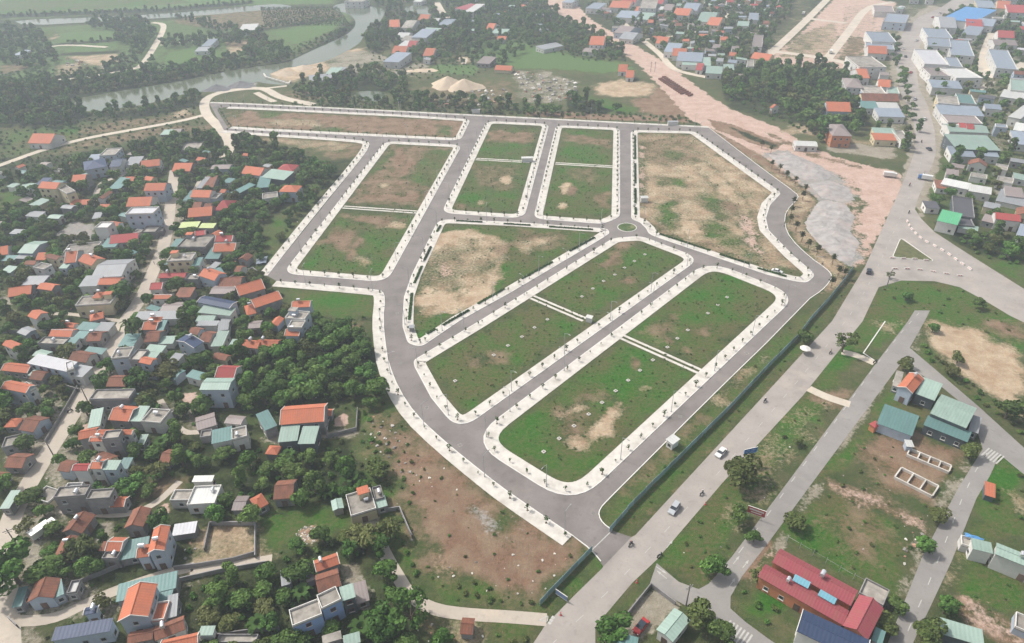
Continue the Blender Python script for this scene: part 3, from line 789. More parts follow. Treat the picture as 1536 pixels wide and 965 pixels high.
def box_house(A, B, C, h, typ, roof, wall, label=None, detail=2, name=None, group=None, cat='house', z0=0, wins=True, tankok=True, short=None):
    """A,B: ends of one eave, C: a point on the eave opposite (world points at height h)."""
    A, B, C = Vector(A), Vector(B), Vector(C)
    u = B-A; u.z = 0; L = max(u.length, 2.2); u.normalize(); v = Vector((-u.y, u.x, 0)); Wd = (C-A).dot(v)
    if Wd < 0:
        A, u = A+u*L, -u; v = -v; Wd = -Wd
    W_ = max(Wd, 2.0)
    cen = A+u*L/2+v*W_/2; rz = math.atan2(u.y, u.x)
    name = name or ('house' if typ in 'gh' and h >= 3.2 or typ == 'f' and h > 3.4 else 'shed')
    root = empty(name, (cen.x, cen.y, z0), rz)
    oh = .35 if typ in 'ghs' else 0.0
    a, b = L/2-oh*.6, W_/2-oh
    tile = roof in 'ORBM'
    slope = .5 if tile else .24
    rng = random.Random(int(cen.x*31+cen.y*17))
    mr, mw = M[roof], M[wall]
    Rf = None
    if typ in 'gh':
        rh = min(W_/2*slope, 4.2); t_ = .16
        wb = MB()
        if typ == 'g':
            ez = h-t_+oh*slope
            wb.prism([(-b, 0), (-b, ez-.02), (0, ez+b*slope*(rh/(W_/2*slope))-.04), (b, ez-.02), (b, 0)][::-1], -a, a)
            rb = MB(); hw = W_/2
            rb.prism([(-hw, h-t_), (0, h+rh-t_), (hw, h-t_), (hw, h), (0, h+rh), (-hw, h)], -L/2, L/2)
        else:
            wb.box(-a, a, -b, b, 0, h-.05)
            rb = MB(); hl, hw = L/2, W_/2; k = max(hl-hw, .2) if hl > hw else .2; kk = 0 if hl >= hw else 0
            vs = [(-hl,-hw,h), (hl,-hw,h), (hl,hw,h), (-hl,hw,h), (-k,0,h+rh), (k,0,h+rh), (-hl,-hw,h-.15), (hl,-hw,h-.15), (hl,hw,h-.15), (-hl,hw,h-.15)]
            rb.add(vs, [(0,1,5,4), (1,2,5), (2,3,4,5), (3,0,4), (6,7,1,0), (7,8,2,1), (8,9,3,2), (9,6,0,3), (9,8,7,6)])
        wb.build('wall', mw, root); Rf = rb.build('roof', mr, root)
        if detail >= 2:
            rc = MB(); kx = L/2 if typ == 'g' else max(L/2-W_/2, .3)
            rc.prism([(-.16, h+rh-.02), (0, h+rh+.13), (.16, h+rh-.02)][::-1], -kx-.02, kx+.02)
            rc.build('ridge_cap', M['trim'] if (wall in 'wc' and roof in 'O' and rng.random() < .5) else mr, Rf)
            if typ == 'g' and roof in 'ORN' and wall in 'wlcy' and detail >= 2 and rng.random() < .75:
                tb = MB(); hw = W_/2+.06
                for x0 in (-L/2-.14, L/2-.02):
                    for sg in (-1, 1):
                        pr = [(sg*hw, h-.1), (0, h+rh-.06), (0, h+rh+.16), (sg*hw, h+.12)]
                        tb.prism(pr if sg > 0 else pr[::-1], x0, x0+.16)
                tb.build('gable_trim', M['trim'], root)
    elif typ == 's':
        dz = min(W_*.10, 1.3)
        wb = MB(); wb.prism([(-b, 0), (-b, h-.12), (b, h+dz-.12), (b, 0)][::-1], -a, a); wb.build('wall', mw, root)
        rb = MB(); rb.prism([(-W_/2, h-.08), (W_/2, h+dz-.08), (W_/2, h+dz), (-W_/2, h)], -L/2, L/2); Rf = rb.build('roof', mr, root)
    else:
        wb = MB(); wb.box(-a, a, -b, b, 0, h-.5, bottom=False); wb.build('wall', mw, root)
        Rf = MB().box(-L/2-.05, L/2+.05, -W_/2-.05, W_/2+.05, h-.5, h-.3).build('roof', mr, root)
        pb = MB(); q = .16
        X, Y = L/2-.02, W_/2-.02
        pb.box(-X, X, -Y, -Y+q, h-.3, h+.3).box(-X, X, Y-q, Y, h-.3, h+.3).box(-X, -X+q, -Y+q, Y-q, h-.3, h+.3).box(X-q, X, -Y+q, Y-q, h-.3, h+.3)
        pb.build('parapet', M['trim'] if wall in 'wcul' else M['y'], root)
        if detail >= 2 and L > 6 and W_ > 5 and rng.random() < .6 and cat == 'house':
            sx, sy = rng.choice((-1, 1))*(L/2-2.2), rng.choice((-1, 1))*(W_/2-1.8)
            sb = MB().box(sx-1.4, sx+1.4, sy-1.2, sy+1.2, h-.3, h+1.9); hb = sb.build('stair_head', mw, root)
            MB().box(sx-1.6, sx+1.6, sy-1.4, sy+1.4, h+1.9, h+2.05).build('slab', mr if rng.random() < .5 else M['O'], hb)
    # openings on the walls
    cam2 = Vector((cen.x, cen.y, 0)); toc = Vector((-cen.x, -cen.y, 0)).normalized()
    if wins and h > 2.6:
        storeys = max(1, int((h+.4)/3.1)); hh = (h-.3)/storeys
        wk = 'b' if (wall in 'cu' or rng.random() < .15) else 'w'
        faces = []
        for sg in (-1, 1):
            faces.append((Vector((0, sg*b, 0)), Vector((1, 0, 0)), Vector((0, sg, 0)), 2*a))
            faces.append((Vector((sg*a, 0, 0)), Vector((0, 1, 0)), Vector((sg, 0, 0)), 2*b))
        rot = Matrix.Rotation(rz, 3, 'Z'); best = None
        faces = [(f, (rot @ f[2]).dot(toc)) for f in faces]; faces.sort(key=lambda q: -q[1])
        for fi, ((c0, du, nn, ln), dt) in enumerate(faces):
            if dt < .05: continue
            if detail < 2 and fi > 0 and ln < 6: continue
            ang = math.atan2(nn.y, nn.x)+math.pi/2
            n = int(min(5 if detail >= 2 else 3, max(1, (ln-1)//3.0)))
            for st in range(storeys):
                for i in range(n):
                    p = c0+du*((i+.5)/n-.5)*(ln-.6)
                    if st == 0 and fi == 0 and i == n//2 and detail >= 1 and name == 'house':
                        dd = inst('door', DOORM, root, (p.x, p.y, .02), ang)
                        if detail >= 2: inst('handle', HND, dd)
                        continue
                    if rng.random() < .22 or hh < 2.3: continue
                    p.z = st*hh+min(1.6, hh*.55)
                    wo = inst('window', WIN[wk], root, p, ang); inst('pane', PANE, wo)
                    if detail >= 2: inst('sill', SILL, wo)
    occupy([tuple((cen+u*sx*(L/2)+v*sy*(W_/2)))[:2] for sx, sy in ((-1,-1),(1,-1),(1,1),(-1,1))], 1, .3)
    if detail >= 2 and tankok and name == 'house' and rng.random() < .5:
        if typ == 'f': tz = (rng.uniform(-.25, .25)*L, rng.uniform(-.25, .25)*W_, h-.3)
        else: tz = (rng.uniform(-.25, .25)*L, 0, h+min(W_/2*slope, 4.2)+.1)
        wv = root.matrix_basis @ Vector(tz)
        TANKS.append((wv, rz, root))
    px, py = PX((cen.x, cen.y, h))
    HOUSES.append(dict(o=root, px=px, py=py, c=cen, roof=roof, wall=wall, typ=typ, h=h, L=L, W=W_, name=name, cat=cat, label=label, group=group, short=short))
    return root
TANKS = []
HT = '''
@0 1
h 505 60 640 35 490 10 6.5 N l
g 655 40 720 35 650 -5 6 N w
s 745 30 830 25 790 -12 4 Y w
g 845 42 958 30 855 8 5 O w
g 420 265 525 265 425 235 3.5 O w
g 225 165 335 172 240 125 10 O c |three-storey cream villa with orange roof and balconies in the upper village
f 335 160 400 200 352 122 9.5 C c
g 425 132 505 128 440 92 6 O y
s 505 112 548 100 495 88 5.5 G y
s 85 185 170 185 110 145 3 G w
s 180 170 235 170 185 115 6 N w
s 650 170 720 170 655 112 4 T y
g 740 135 795 135 740 100 3.5 O w
g 860 182 985 180 868 140 7.5 O l
g 755 277 900 272 765 225 5 O w
g 1030 65 1140 65 1035 20 4 O y
g 1262 52 1375 50 1272 25 5 P l
s 1175 165 1210 165 1200 110 4 Y w
s 1212 165 1280 160 1225 108 4 B y
g 1445 78 1560 92 1455 30 5 O w
g 1140 220 1255 222 1145 178 6 O w
s 1095 240 1140 240 1105 190 5 T w
f 1200 225 1300 228 1205 195 5.5 C l
h 1283 300 1375 298 1290 242 5 R w |small crimson hipped pavilion roof beside the dark trees of the upper village
g 1125 342 1270 330 1130 290 5 O y
g 1150 290 1200 290 1160 250 4 B y
g 1218 290 1262 290 1225 258 4 B y
s 1070 405 1185 400 1075 376 5 K y |shed with lime green sheet roof beside the upper village lane
s 1190 405 1280 405 1195 380 5 K y
f 1060 520 1232 520 1060 450 6 C y
g 1170 452 1230 445 1175 425 6.5 R y
s 1010 530 1065 530 1015 478 3 T y
g 1275 547 1405 545 1275 495 5 O c
g 1288 488 1390 485 1285 452 5 R w
s 1225 590 1310 590 1235 530 3.5 T y
f 750 322 918 318 757 283 11 Z l |tallest blue-grey block of the upper village, with bare side wall
f 845 432 932 430 850 395 4 C y
g 655 500 825 485 655 450 4 R w
s 600 522 690 520 605 465 3.5 T w
f 565 405 645 405 570 370 9 W w |narrow white three-storey house next to the grey paved lot
f 360 580 560 560 375 510 4 C w
g 103 555 195 558 150 480 5 G l |pale green barn roof with white side wall, edge of the upper village
s 88 588 178 590 108 557 3.5 Y y
g 0 570 48 562 -5 522 4 O w
s 0 602 80 602 5 573 3 T y
g 210 597 270 597 225 550 3 O y
g 385 617 455 610 420 548 7.5 O l
g 465 602 548 632 528 552 7.5 O c
s 350 647 398 648 372 618 6.5 G l
g 545 703 728 695 610 598 6.5 Y w |wide grey gabled hall roof beside the upper village lane
s 470 757 580 752 520 700 6 Y w
g 585 745 712 745 592 703 7 O y
f 450 872 662 858 482 818 6 C c |cream flat-roofed house with brown shutters below the orange roofed villas
h 550 826 602 824 558 790 7 O c
g 45 820 185 800 75 762 4 O y
s 125 748 250 745 180 700 4 Y y
g 950 705 1110 702 960 675 5 R y
f 1108 715 1185 715 1115 680 5 C y
g 1190 690 1285 722 1245 640 6 O l
s 1290 720 1365 695 1290 660 5 T y
g 895 775 968 772 905 733 5 R w
g 905 832 1022 830 912 803 4 O w
s 1045 822 1140 820 1080 770 4 B y
g 955 907 1080 905 1010 850 3.5 P y
g 1255 800 1400 800 1300 750 3.5 P y
g 1310 765 1440 760 1330 700 3.5 B y
g 1180 850 1375 888 1205 805 6 N l
s 1185 912 1380 932 1210 870 5 G w
s 800 957 1085 950 840 912 4 Y w
h 880 966 965 964 900 938 4 O w
h 538 966 622 945 560 920 4 O y
f 1000 605 1148 598 1018 562 7 C c |cream two-storey flat-roofed house beside the village lane
s 1145 632 1195 630 1145 590 5 T w
s 1420 205 1536 145 1425 175 4 T k
h 1480 930 1540 915 1482 868 4 O w
s 1170 966 1280 964 1180 935 4 G w
f 690 180 740 176 690 150 3 C y
f 930 430 975 425 935 405 3 C y
g 590 290 650 290 600 262 3.5 O y
s 550 350 600 345 560 320 3 Y y
@1 1
s 30 100 168 118 62 55 6 G k |long sage green factory-like roof at the edge of the village trees
s 0 165 75 160 -30 110 5 T k
h 118 62 218 66 130 22 5.5 R c
h 135 187 243 190 145 148 6.5 O l
f 38 232 130 220 48 198 5 C w
g -100 812 55 768 -72 738 5 O y
g -5 885 158 830 -15 830 5 O y
g 213 882 322 878 235 843 7 O l
f 172 945 290 955 192 898 8 C l |light grey block house standing under the corner of the estate road
@0 2
g 290 90 422 95 300 40 4 O w
f 225 135 382 140 240 95 4.5 C y
s 372 147 435 150 400 100 4 T w
s 435 100 500 105 460 60 4 T w
s 450 50 560 60 470 5 4 T w
s 560 57 650 60 590 10 4 Y w
g 370 32 440 40 375 2 4 O w
g 515 122 602 118 540 65 4 B y
s 497 187 610 200 520 153 3.5 T w
g 408 232 515 250 455 170 4 B w
g 850 52 935 52 865 0 4.5 O y
s 935 68 975 65 955 5 4 T y
g 865 125 950 122 885 58 4 B y
s 705 152 800 150 730 85 4 T w
s 945 137 1035 135 960 95 3 G w
s 865 178 968 187 880 140 3 G w
g 1165 162 1222 125 1018 142 6.5 N l |pale blue gabled house with slate dark roof facing the banana garden
g 1193 120 1256 128 1230 55 4 B w
s 1262 152 1335 150 1300 70 4 G w
s 1175 27 1300 27 1200 0 4 Y w
s 1305 60 1370 50 1330 5 4 Y w
g 1427 152 1545 165 1432 104 4 O w
s 1370 147 1425 150 1385 110 3.5 G w
f 665 225 772 215 690 165 8.5 C l
f 772 232 838 235 770 168 8 C y
g 830 247 902 262 860 208 8 O l
s 870 215 935 220 885 185 7 G y
g 635 392 752 392 680 323 4 B y
f 535 470 772 466 582 412 6 C y
s 770 502 832 500 800 440 3.5 T y
g 650 592 772 602 720 503 5 O y
s 775 600 842 602 820 515 5 G y
f 845 602 962 612 880 522 5.5 C w
f 965 575 1020 575 975 530 3 C y
s 525 642 600 627 575 538 4 G w
g 468 712 580 690 478 655 6 O y
g 580 680 790 680 575 650 7 O w
g 535 722 610 720 545 688 7.5 O w
f 610 710 712 700 620 662 8.5 C y |bare grey three-storey block with turquoise arched balcony next door
s 820 742 862 740 842 685 3.5 G y
g 430 897 525 897 437 853 8 R w
g 538 886 608 886 575 826 8.2 O w
s 610 892 697 892 632 838 8 G l
s 705 887 767 885 720 825 4 T w
g 950 852 1012 857 975 764 3 B y |tiny rusty tiled hut standing alone in the kitchen gardens
g 1288 337 1402 342 1310 262 6 R w
g 1195 412 1370 412 1215 340 9 G l |tall pale two-storey house with sage green roof by the woods
g 1183 657 1300 622 1185 575 3.5 P y
s 1268 737 1390 712 1270 662 5.5 T w |white house with a turquoise roof and open terrace among fruit trees
f 1392 712 1482 690 1385 650 5.7 C w
f 1200 700 1265 690 1200 660 3 C y
g 5 295 162 312 25 243 4 O y
s 165 325 230 335 200 280 4 G y
g 170 347 250 357 232 290 4 B y
s 160 252 400 303 240 203 6.5 Z l |long white warehouse-like house pointing at the village lane
f 400 300 432 290 430 240 7 C w
s 412 322 492 337 460 262 5 Y w
g 5 402 155 432 20 345 7.5 O l
f 150 435 215 400 170 362 7 C w
g 110 652 200 667 175 558 4 B l
h 20 637 97 635 32 583 3.5 O y
f 10 762 100 742 30 700 4 C y
g 20 877 130 882 85 790 3.5 B y
g -30 935 30 940 -20 900 3.5 B y
g 360 25 300 5 380 -5 3 O y
s 1310 20 1370 20 1320 -10 3 Y y
g 1485 45 1560 40 1490 0 4 P y
s 1150 965 1272 962 1150 930 4 W w
@0 3
f 320 97 512 82 345 35 7.5 C y |long bare grey flat roofed block on the lower village lane
f 515 107 658 97 530 50 7 C y
g 657 152 742 150 672 88 3.5 O y
f 385 45 480 40 400 10 7 Y l
g 372 302 458 190 480 325 4 B y
g 322 452 372 345 430 490 4 B y
g 743 277 800 165 850 288 5 B y
g 630 415 722 417 645 330 5 O w
s 590 415 628 415 600 360 3.5 B y
f 610 462 702 462 622 420 4.5 C y
g 987 412 1022 265 893 395 8 O l |tall blue-grey house with steep orange roof and solar tank
g 818 457 892 448 830 380 6 O l
s 715 472 878 440 800 352 3.5 T y
s 1030 325 1170 305 1040 260 3 Z y
g 160 725 210 605 322 700 4.5 B l
s 318 702 385 672 345 600 4 T l
f 400 672 445 665 405 600 3.5 W y
s 68 757 122 747 75 650 3.5 T y
g 890 808 945 612 705 838 7.5 O l |large house with fresh orange gabled roof and white edging
s 693 722 1055 637 715 620 4.5 T y |long deep green awning roof behind the biggest orange roofed house
s 935 722 1022 712 950 655 4 T y
f 905 835 985 825 925 725 5 O w
s 995 822 1060 805 1035 685 4 Y y
s 305 957 658 897 290 885 5.5 N l
g 500 800 580 785 530 755 5.5 N l
g 762 975 915 945 762 905 4 B y
g 930 955 1112 885 920 870 4 B w
g 962 1015 1185 965 948 955 5 O w |orange roof with round gable emblem at the bottom edge of the village
s 1188 922 1276 920 1185 868 5 G w
f 1018 112 1140 110 1030 50 4 C w
f 1120 140 1288 130 1150 30 4.5 W w
g 1388 172 1465 170 1395 85 3 P y
s -5 162 55 160 -5 62 4 G y
f 1300 965 1536 965 1310 930 2.2 C y
@1 2
g 170 87 256 90 180 42 5.5 O l
f 188 38 275 40 200 -5 8 C l
g -5 152 127 155 0 108 4 O y
s 53 657 128 625 67 543 5 T y
g 143 622 407 602 148 512 6.5 O y |long bright orange roofed hall beside the yard with the fountain
s 130 727 248 717 135 625 5.5 G k
s 250 737 352 735 255 640 5.3 G k
h 53 797 127 802 60 742 3 O y
g 413 567 440 567 415 526 3 O y
@1 3
g 103 107 222 97 108 -5 4.2 B y
h 5 170 78 130 15 75 3.5 O y
g 528 155 515 95 462 185 3 G y |tiny silver-green shed with arched roof on the lawn
f 570 207 722 160 535 82 4.7 C c |cream bungalow with plain grey flat roof and concrete forecourt
f 715 110 768 95 700 35 4.4 C y
s 722 162 790 142 708 102 3.6 G y
g 363 542 502 492 348 472 4.5 O y
g 373 668 512 622 355 560 4.5 B y
f 218 867 397 795 188 775 7 C u |bright blue two-storey house with long flat grey roof
f 395 762 512 705 370 680 8 C u
s 515 717 598 690 493 640 7.2 G k
s 597 737 682 710 580 620 3.2 P y
s 152 627 212 610 142 540 3 Y y
s 305 605 350 585 300 510 3 P y
s 528 990 628 962 510 930 4.2 G y
s 400 975 515 940 420 920 4.2 C y
g 1222 912 1300 918 1232 812 3 B y |small brick brown shack on bare ground below the village path
@2 3
g 965 962 1072 828 853 900 4.3 G w |sage green roofed pavilion beside the walled forecourt with a parked car
s 600 1010 740 1050 655 912 4 T y
@3 3
g 25 482 497 745 80 402 5.5 M o |far wing of the maroon roofed school-like compound, running along the weedy fence
g -60 568 448 860 0 500 5.5 M o |near wing of the maroon roofed compound with cream pilasters
g 447 862 548 675 602 945 6.2 M o |end wing of the maroon roofed compound beside the side road
f 545 667 690 745 590 580 3.5 C y
g 172 895 580 1090 228 772 6.5 N w |dark navy roofed building tucked against the maroon compound
s 620 950 680 980 635 870 4 T y
s 1228 402 1352 432 1245 347 5.5 G w
g 1362 432 1640 545 1392 372 6.3 G w
f 1160 375 1225 395 1190 330 3 C w
s 1300 78 1365 98 1310 5 2.6 O k |bright orange canvas-covered stall beside the grassy lot
s 1040 912 1300 990 1065 828 4 G k
f 1480 870 1560 905 1510 790 3 C l
@3 2
g 868 434 937 347 770 400 6 O l |pale blue gabled house with bright orange roof at the side road corner
s 745 385 778 395 785 310 3.5 C y
s 883 434 1000 478 940 352 5 G k
g 972 552 1190 642 1040 437 6.3 G k
s 932 622 1198 727 962 572 4.5 T k
s 1203 655 1262 675 1225 572 3.6 Y y
s 652 612 865 690 692 508 4.2 T l |pale hall with long turquoise roof standing in the weedy lot
h 605 615 640 640 625 580 3 R o
s 832 752 868 755 838 715 2.6 W l
@3 1
f 1112 325 1240 345 1130 215 5 D k |wide charcoal flat-roofed workshop behind the vivid green roof
f 1145 385 1240 395 1140 330 4 D k
s 1013 360 1138 388 1022 302 6 e w |vivid green metal roof at the fork of the highway
s 1140 402 1260 425 1145 380 3 G w
g 1365 350 1518 368 1372 314 6 R w
s 1035 140 1200 175 1060 112 5 W w
s 1202 182 1340 205 1215 150 5 W w
s 948 285 1035 290 955 250 3.5 D w
s 1365 240 1600 290 1380 180 3 Y w
s 1425 210 1536 225 1432 165 4.5 P w
s 1490 445 1600 470 1510 390 5 L w
s 1280 360 1365 380 1290 325 3.5 P y
s 1010 165 1085 172 1015 125 3.5 B w
@3 0
f 690 130 825 140 705 80 8 L l
f 625 250 772 255 640 192 8 L w
f 548 405 712 405 575 340 10 C w |white three-storey building with rows of windows beside the upper highway
g 355 668 500 672 362 625 6 O l |long pale blue school-like house with orange roof in the far trees
h 385 815 505 818 398 745 8 P o
h 470 525 575 530 490 470 7 P w
g 548 470 612 470 555 425 6 O w
f 572 560 712 565 582 515 6 C l
g 660 520 735 525 665 490 6 O w
g 565 605 790 610 572 572 6 B c
s 560 650 665 655 570 610 5 T w
s 670 660 800 665 675 625 5 W w
s 665 700 825 705 690 660 5 L w
s 640 840 775 845 648 808 4.5 O c
s 640 805 775 810 650 775 4.5 G c
f 800 850 868 852 808 785 5 C w
f 720 560 790 565 725 520 5 G w
g 600 320 715 325 610 290 6 O w
f 590 290 760 300 605 255 6 L w
f 640 70 760 75 655 35 6 P w
s 1040 112 1235 135 1065 35 9 b w |largest bright blue metal roof at the far end of the highway
g 1035 165 1135 170 1055 100 8 Y w
f 960 225 1110 232 975 170 8 L w
f 958 275 1100 285 970 225 8 L w
f 940 385 1085 392 965 300 9 Z w
f 1098 330 1240 340 1115 240 7 L w
f 1090 400 1170 405 1100 345 7 L w
f 1130 470 1290 470 1145 410 8 W w
f 975 455 1125 460 990 405 7 P w
s 985 525 1170 535 1000 490 6 L w
s 1160 205 1260 215 1175 160 6 L w
g 1190 160 1290 165 1200 125 6 R w
g 1240 150 1350 160 1260 115 6 L w
f 1370 410 1500 420 1385 300 8 L w
g 1360 270 1500 275 1370 240 6 P w
g 1380 225 1480 230 1390 200 6 R w
f 1020 620 1150 632 1030 572 8 C c |cream three-storey building fronting the upper highway
f 1150 620 1250 628 1155 565 6 T w
s 1035 685 1300 700 1050 640 6 L w
g 1090 790 1330 800 1110 745 6 G w
f 1080 735 1290 745 1090 690 6 P w
s 1130 895 1398 905 1140 820 6.5 G k |deep green fronted warehouse beside the upper highway
s 1100 935 1250 945 1110 890 5 L w
s 1270 935 1390 945 1280 880 5 L w
f 1455 540 1640 560 1470 475 7 G w
s 1390 580 1530 600 1400 545 5 W w
s 1440 700 1515 715 1455 630 6 W w
s 1470 780 1600 800 1480 745 5 W w
s 1485 865 1640 880 1500 800 5 L w
g 1150 770 1190 772 1155 745 7 R w
g 1195 775 1240 777 1200 750 7 R w
g 1370 50 1450 55 1380 10 8 O c
g 1440 75 1570 80 1455 35 7 R w
s 1260 45 1370 50 1270 10 6 L c
g 10 645 25 650 -20 610 5 O w
g 165 875 300 880 180 845 4 W w
@0 0
g 165 860 300 862 160 810 4.5 O w |lone white house with orange roof by the beige river road
f 595 935 690 930 610 895 6.5 C l
s 520 962 590 958 540 935 5 L w
s 1205 280 1262 278 1208 245 5 L w
s 1165 310 1245 308 1175 292 4 Y w
s 1430 185 1530 180 1440 155 6 W w
s 960 810 1030 808 1000 785 4 G y
g 1030 800 1080 798 1040 775 4 P y
f 1090 905 1200 895 1110 860 3 C y
s 75 330 115 332 90 305 4 L w
@1 0
g 800 165 862 162 805 128 6 O w
g 870 168 935 170 880 125 5 C w
g 835 225 905 228 845 195 4 W w
s 930 225 1020 228 945 180 6 L w
s 865 245 980 248 875 222 4 C w
s 845 280 905 283 850 250 4 W y
g 905 282 955 284 910 258 4 R w
g 812 320 895 322 820 288 5 O w
s 760 370 855 375 775 318 6 L w
g 1000 335 1060 337 1005 300 4 O w
s 990 190 1085 195 995 172 4 G w
s 1090 150 1160 152 1100 120 5 L w
s 1250 70 1305 72 1255 28 7 W w
s 1190 50 1255 60 1195 15 6 M w
g 1375 180 1420 182 1380 150 5 O w
g 970 122 1030 124 980 100 4 O w
g 1045 130 1090 132 1050 110 4 W w
s 395 470 440 473 400 405 3.5 Y y
s 415 445 490 445 420 415 4 G y
s 320 490 430 480 340 460 3 Y w
f 530 10 640 12 540 -8 8 C w
s 940 10 990 12 945 -5 5 W w
s 1410 200 1500 203 1420 180 4 G w
s 1320 380 1400 385 1330 345 4 P y
g 1430 420 1530 425 1435 400 3 O c
@2 0
g 462 270 550 272 470 222 7 O w |cream house with vivid orange roof in the trees beside the pink earthwork
s 190 300 310 275 195 275 4 Y w
g 610 195 695 205 615 150 6 P l
g 640 232 725 240 650 190 5 Y w
g 635 430 690 432 640 400 4 O w
g 680 465 728 467 685 435 4 O w
f 760 50 860 52 770 0 10 C w
g 965 90 1060 95 975 55 6 O w
g 1020 60 1110 65 1030 20 6 L w
g 1165 150 1240 155 1170 105 7 O c
s 620 105 740 110 640 70 6 L w
s 740 115 820 120 750 80 5 G w
g 580 45 700 50 600 10 6 O w
g 730 75 780 78 735 50 5 O w
g 905 60 960 62 910 30 5 P w
s 910 310 1000 315 920 265 6 L w
g 960 335 1045 338 970 305 5 O w
s 985 365 1140 372 1010 320 6 L w
s 1020 390 1195 395 1040 350 5 G w
s 1270 420 1335 422 1275 395 4 G y
s 1160 440 1260 445 1170 405 5 G w
g 1100 420 1140 423 1105 392 4 R w
f 1410 400 1450 402 1415 360 7 C w
g 1200 290 1245 293 1205 265 5 P w
g 1110 130 1210 135 1120 70 5 G w
s 1420 120 1480 122 1430 85 6 L w
f 1440 280 1500 283 1450 210 8 P w
g 1430 350 1540 365 1440 325 5 O c
s 1350 155 1420 158 1360 135 5 G w
s 870 60 900 62 875 45 5 W w
g 420 310 500 318 425 285 4 P w
g 860 260 930 265 870 235 5 O w
g 820 20 900 25 830 -5 6 R w
g 640 25 730 30 650 -5 6 R w
s 440 50 520 55 450 20 6 L w
s 300 15 360 18 310 -10 7 L w
'''
cur = None
for ln in HT.strip().splitlines():
    if ln[0] == '@': cur = [int(x) for x in ln[1:].split()]; continue
    body, _, lab = ln.partition('|'); q = body.split()
    v = [float(x) for x in q[1:8]]; h = v[6]*(.84 if v[6] < 5.6 else .9)
    A, B, C = (P(*TP(*cur, v[i], v[i+1]), h) for i in (0, 2, 4))
    d = (A.xy).length
    box_house(A, B, C, h, q[0], q[8], q[9], lab or None, 2 if d < 330 else (1 if d < 620 else 0))
# far settlement houses along streets and hamlets, facing their street
def fill(poly, n, dirpx, pal, hs, seed, rmin=7, rmax=14):
    rg = random.Random(seed); P2 = [(p.x, p.y) for p in PP(pairs(poly))]; xs_ = [p[0] for p in P2]; ys_ = [p[1] for p in P2]
    a, b = PP(pairs(dirpx)); u = (b-a).normalized(); made = 0
    for _ in range(n*14):
        if made >= n: break
        x, y = rg.uniform(min(xs_), max(xs_)), rg.uniform(min(ys_), max(ys_))
        if inside_poly(np.array([x]), np.array([y]), P2)[0] < 0: continue
        L, W_ = rg.uniform(rmin, rmax), rg.uniform(5.5, 9)*(1 if rmin > 5 else .6)
        if occ(x, y, max(L, W_)*.5): continue
        t = rg.uniform(-.12, .12)+(math.pi/2 if rg.random() < .3 else 0); ux = Vector((u.x*math.cos(t)-u.y*math.sin(t), u.x*math.sin(t)+u.y*math.cos(t), 0)); vx = Vector((-ux.y, ux.x, 0))
        h = rg.choice(hs); c = Vector((x, y, 0)); roof = rg.choice(pal)
        typ = 'g' if roof in 'ORB' else rg.choice('sgf' if h > 5 else 'sg')
        if roof == 'C': typ = 'f'
        A = c-ux*L/2-vx*W_/2; box_house(A, A+ux*L, A+vx*W_, h, typ, roof, rg.choice('wwwlcy'), None, 1 if y < 620 else 0); made += 1
fill('1405,250 1400,180 1385,120 1385,70 1420,20 1480,0 1536,0 1536,240', 60, '1440,170 1500,176', 'LLYYGTCPRZDB', (4, 5, 6), 1, 6, 12)
fill('1290,110 1350,100 1362,150 1372,210 1340,205 1300,190', 12, '1300,150 1350,152', 'LYGTCPB', (4, 5, 6), 2, 6, 11)
fill('1335,5 1430,-5 1400,10 1352,45 1335,90 1300,95 1320,40', 16, '1310,60 1340,62', 'LYGCPZ', (4, 5, 7), 3, 6, 11)
fill('1385,240 1536,235 1536,330 1480,330 1430,300 1385,290', 10, '1400,250 1500,265', 'YGCBDP', (3, 3.8), 4, 5.2, 9)
fill('880,10 1140,0 1180,10 1130,80 1060,85 980,75 900,35', 62, '950,40 1050,42', 'OBGLYCPRYP', (3.5, 4, 5), 5, 5.5, 10)
fill('560,95 650,60 800,0 840,40 760,80 690,60 640,120', 14, '600,60 650,62', 'BGLYPO', (3.5, 4), 6, 5.5, 9)
fill('600,0 800,-5 800,20 640,25', 12, '650,10 700,12', 'OGLYPB', (4, 5), 7, 5.5, 10)
fill('1010,75 1145,95 1130,125 1060,118 1005,100', 12, '1040,90 1090,93', 'BGYLPO', (3.5, 4), 8, 5.5, 9)
if 1: fill('20,440 180,330 180,480 100,600 10,640', 12, '60,540 90,548', 'OBTYGC', (3.5, 4.5, 6), 9, 5, 9)
fill('20,280 240,240 240,360 30,420', 9, '60,300 100,303', 'OBTYGC', (3.5, 5), 10, 5, 9)
fill('200,480 400,430 400,530 320,620 180,620', 10, '250,500 300,508', 'BTYGOC', (3.5, 4.5), 11, 5, 8)
fill('60,700 200,600 380,640 300,780 90,840', 7, '150,720 200,730', 'BYGCP', (3, 3.8), 12, 4, 6)
fill('0,260 130,240 300,215 345,215 420,250 300,420 180,480 60,690 10,700', 26, '60,540 90,548', 'BTYGCOP', (2.6, 2.9, 3.3), 13, 3, 6)
fill('250,300 420,430 420,520 300,560 150,700 60,860 40,820 180,500', 26, '250,500 300,508', 'BTYGCOP', (2.6, 2.9, 3.3), 14, 3, 6)
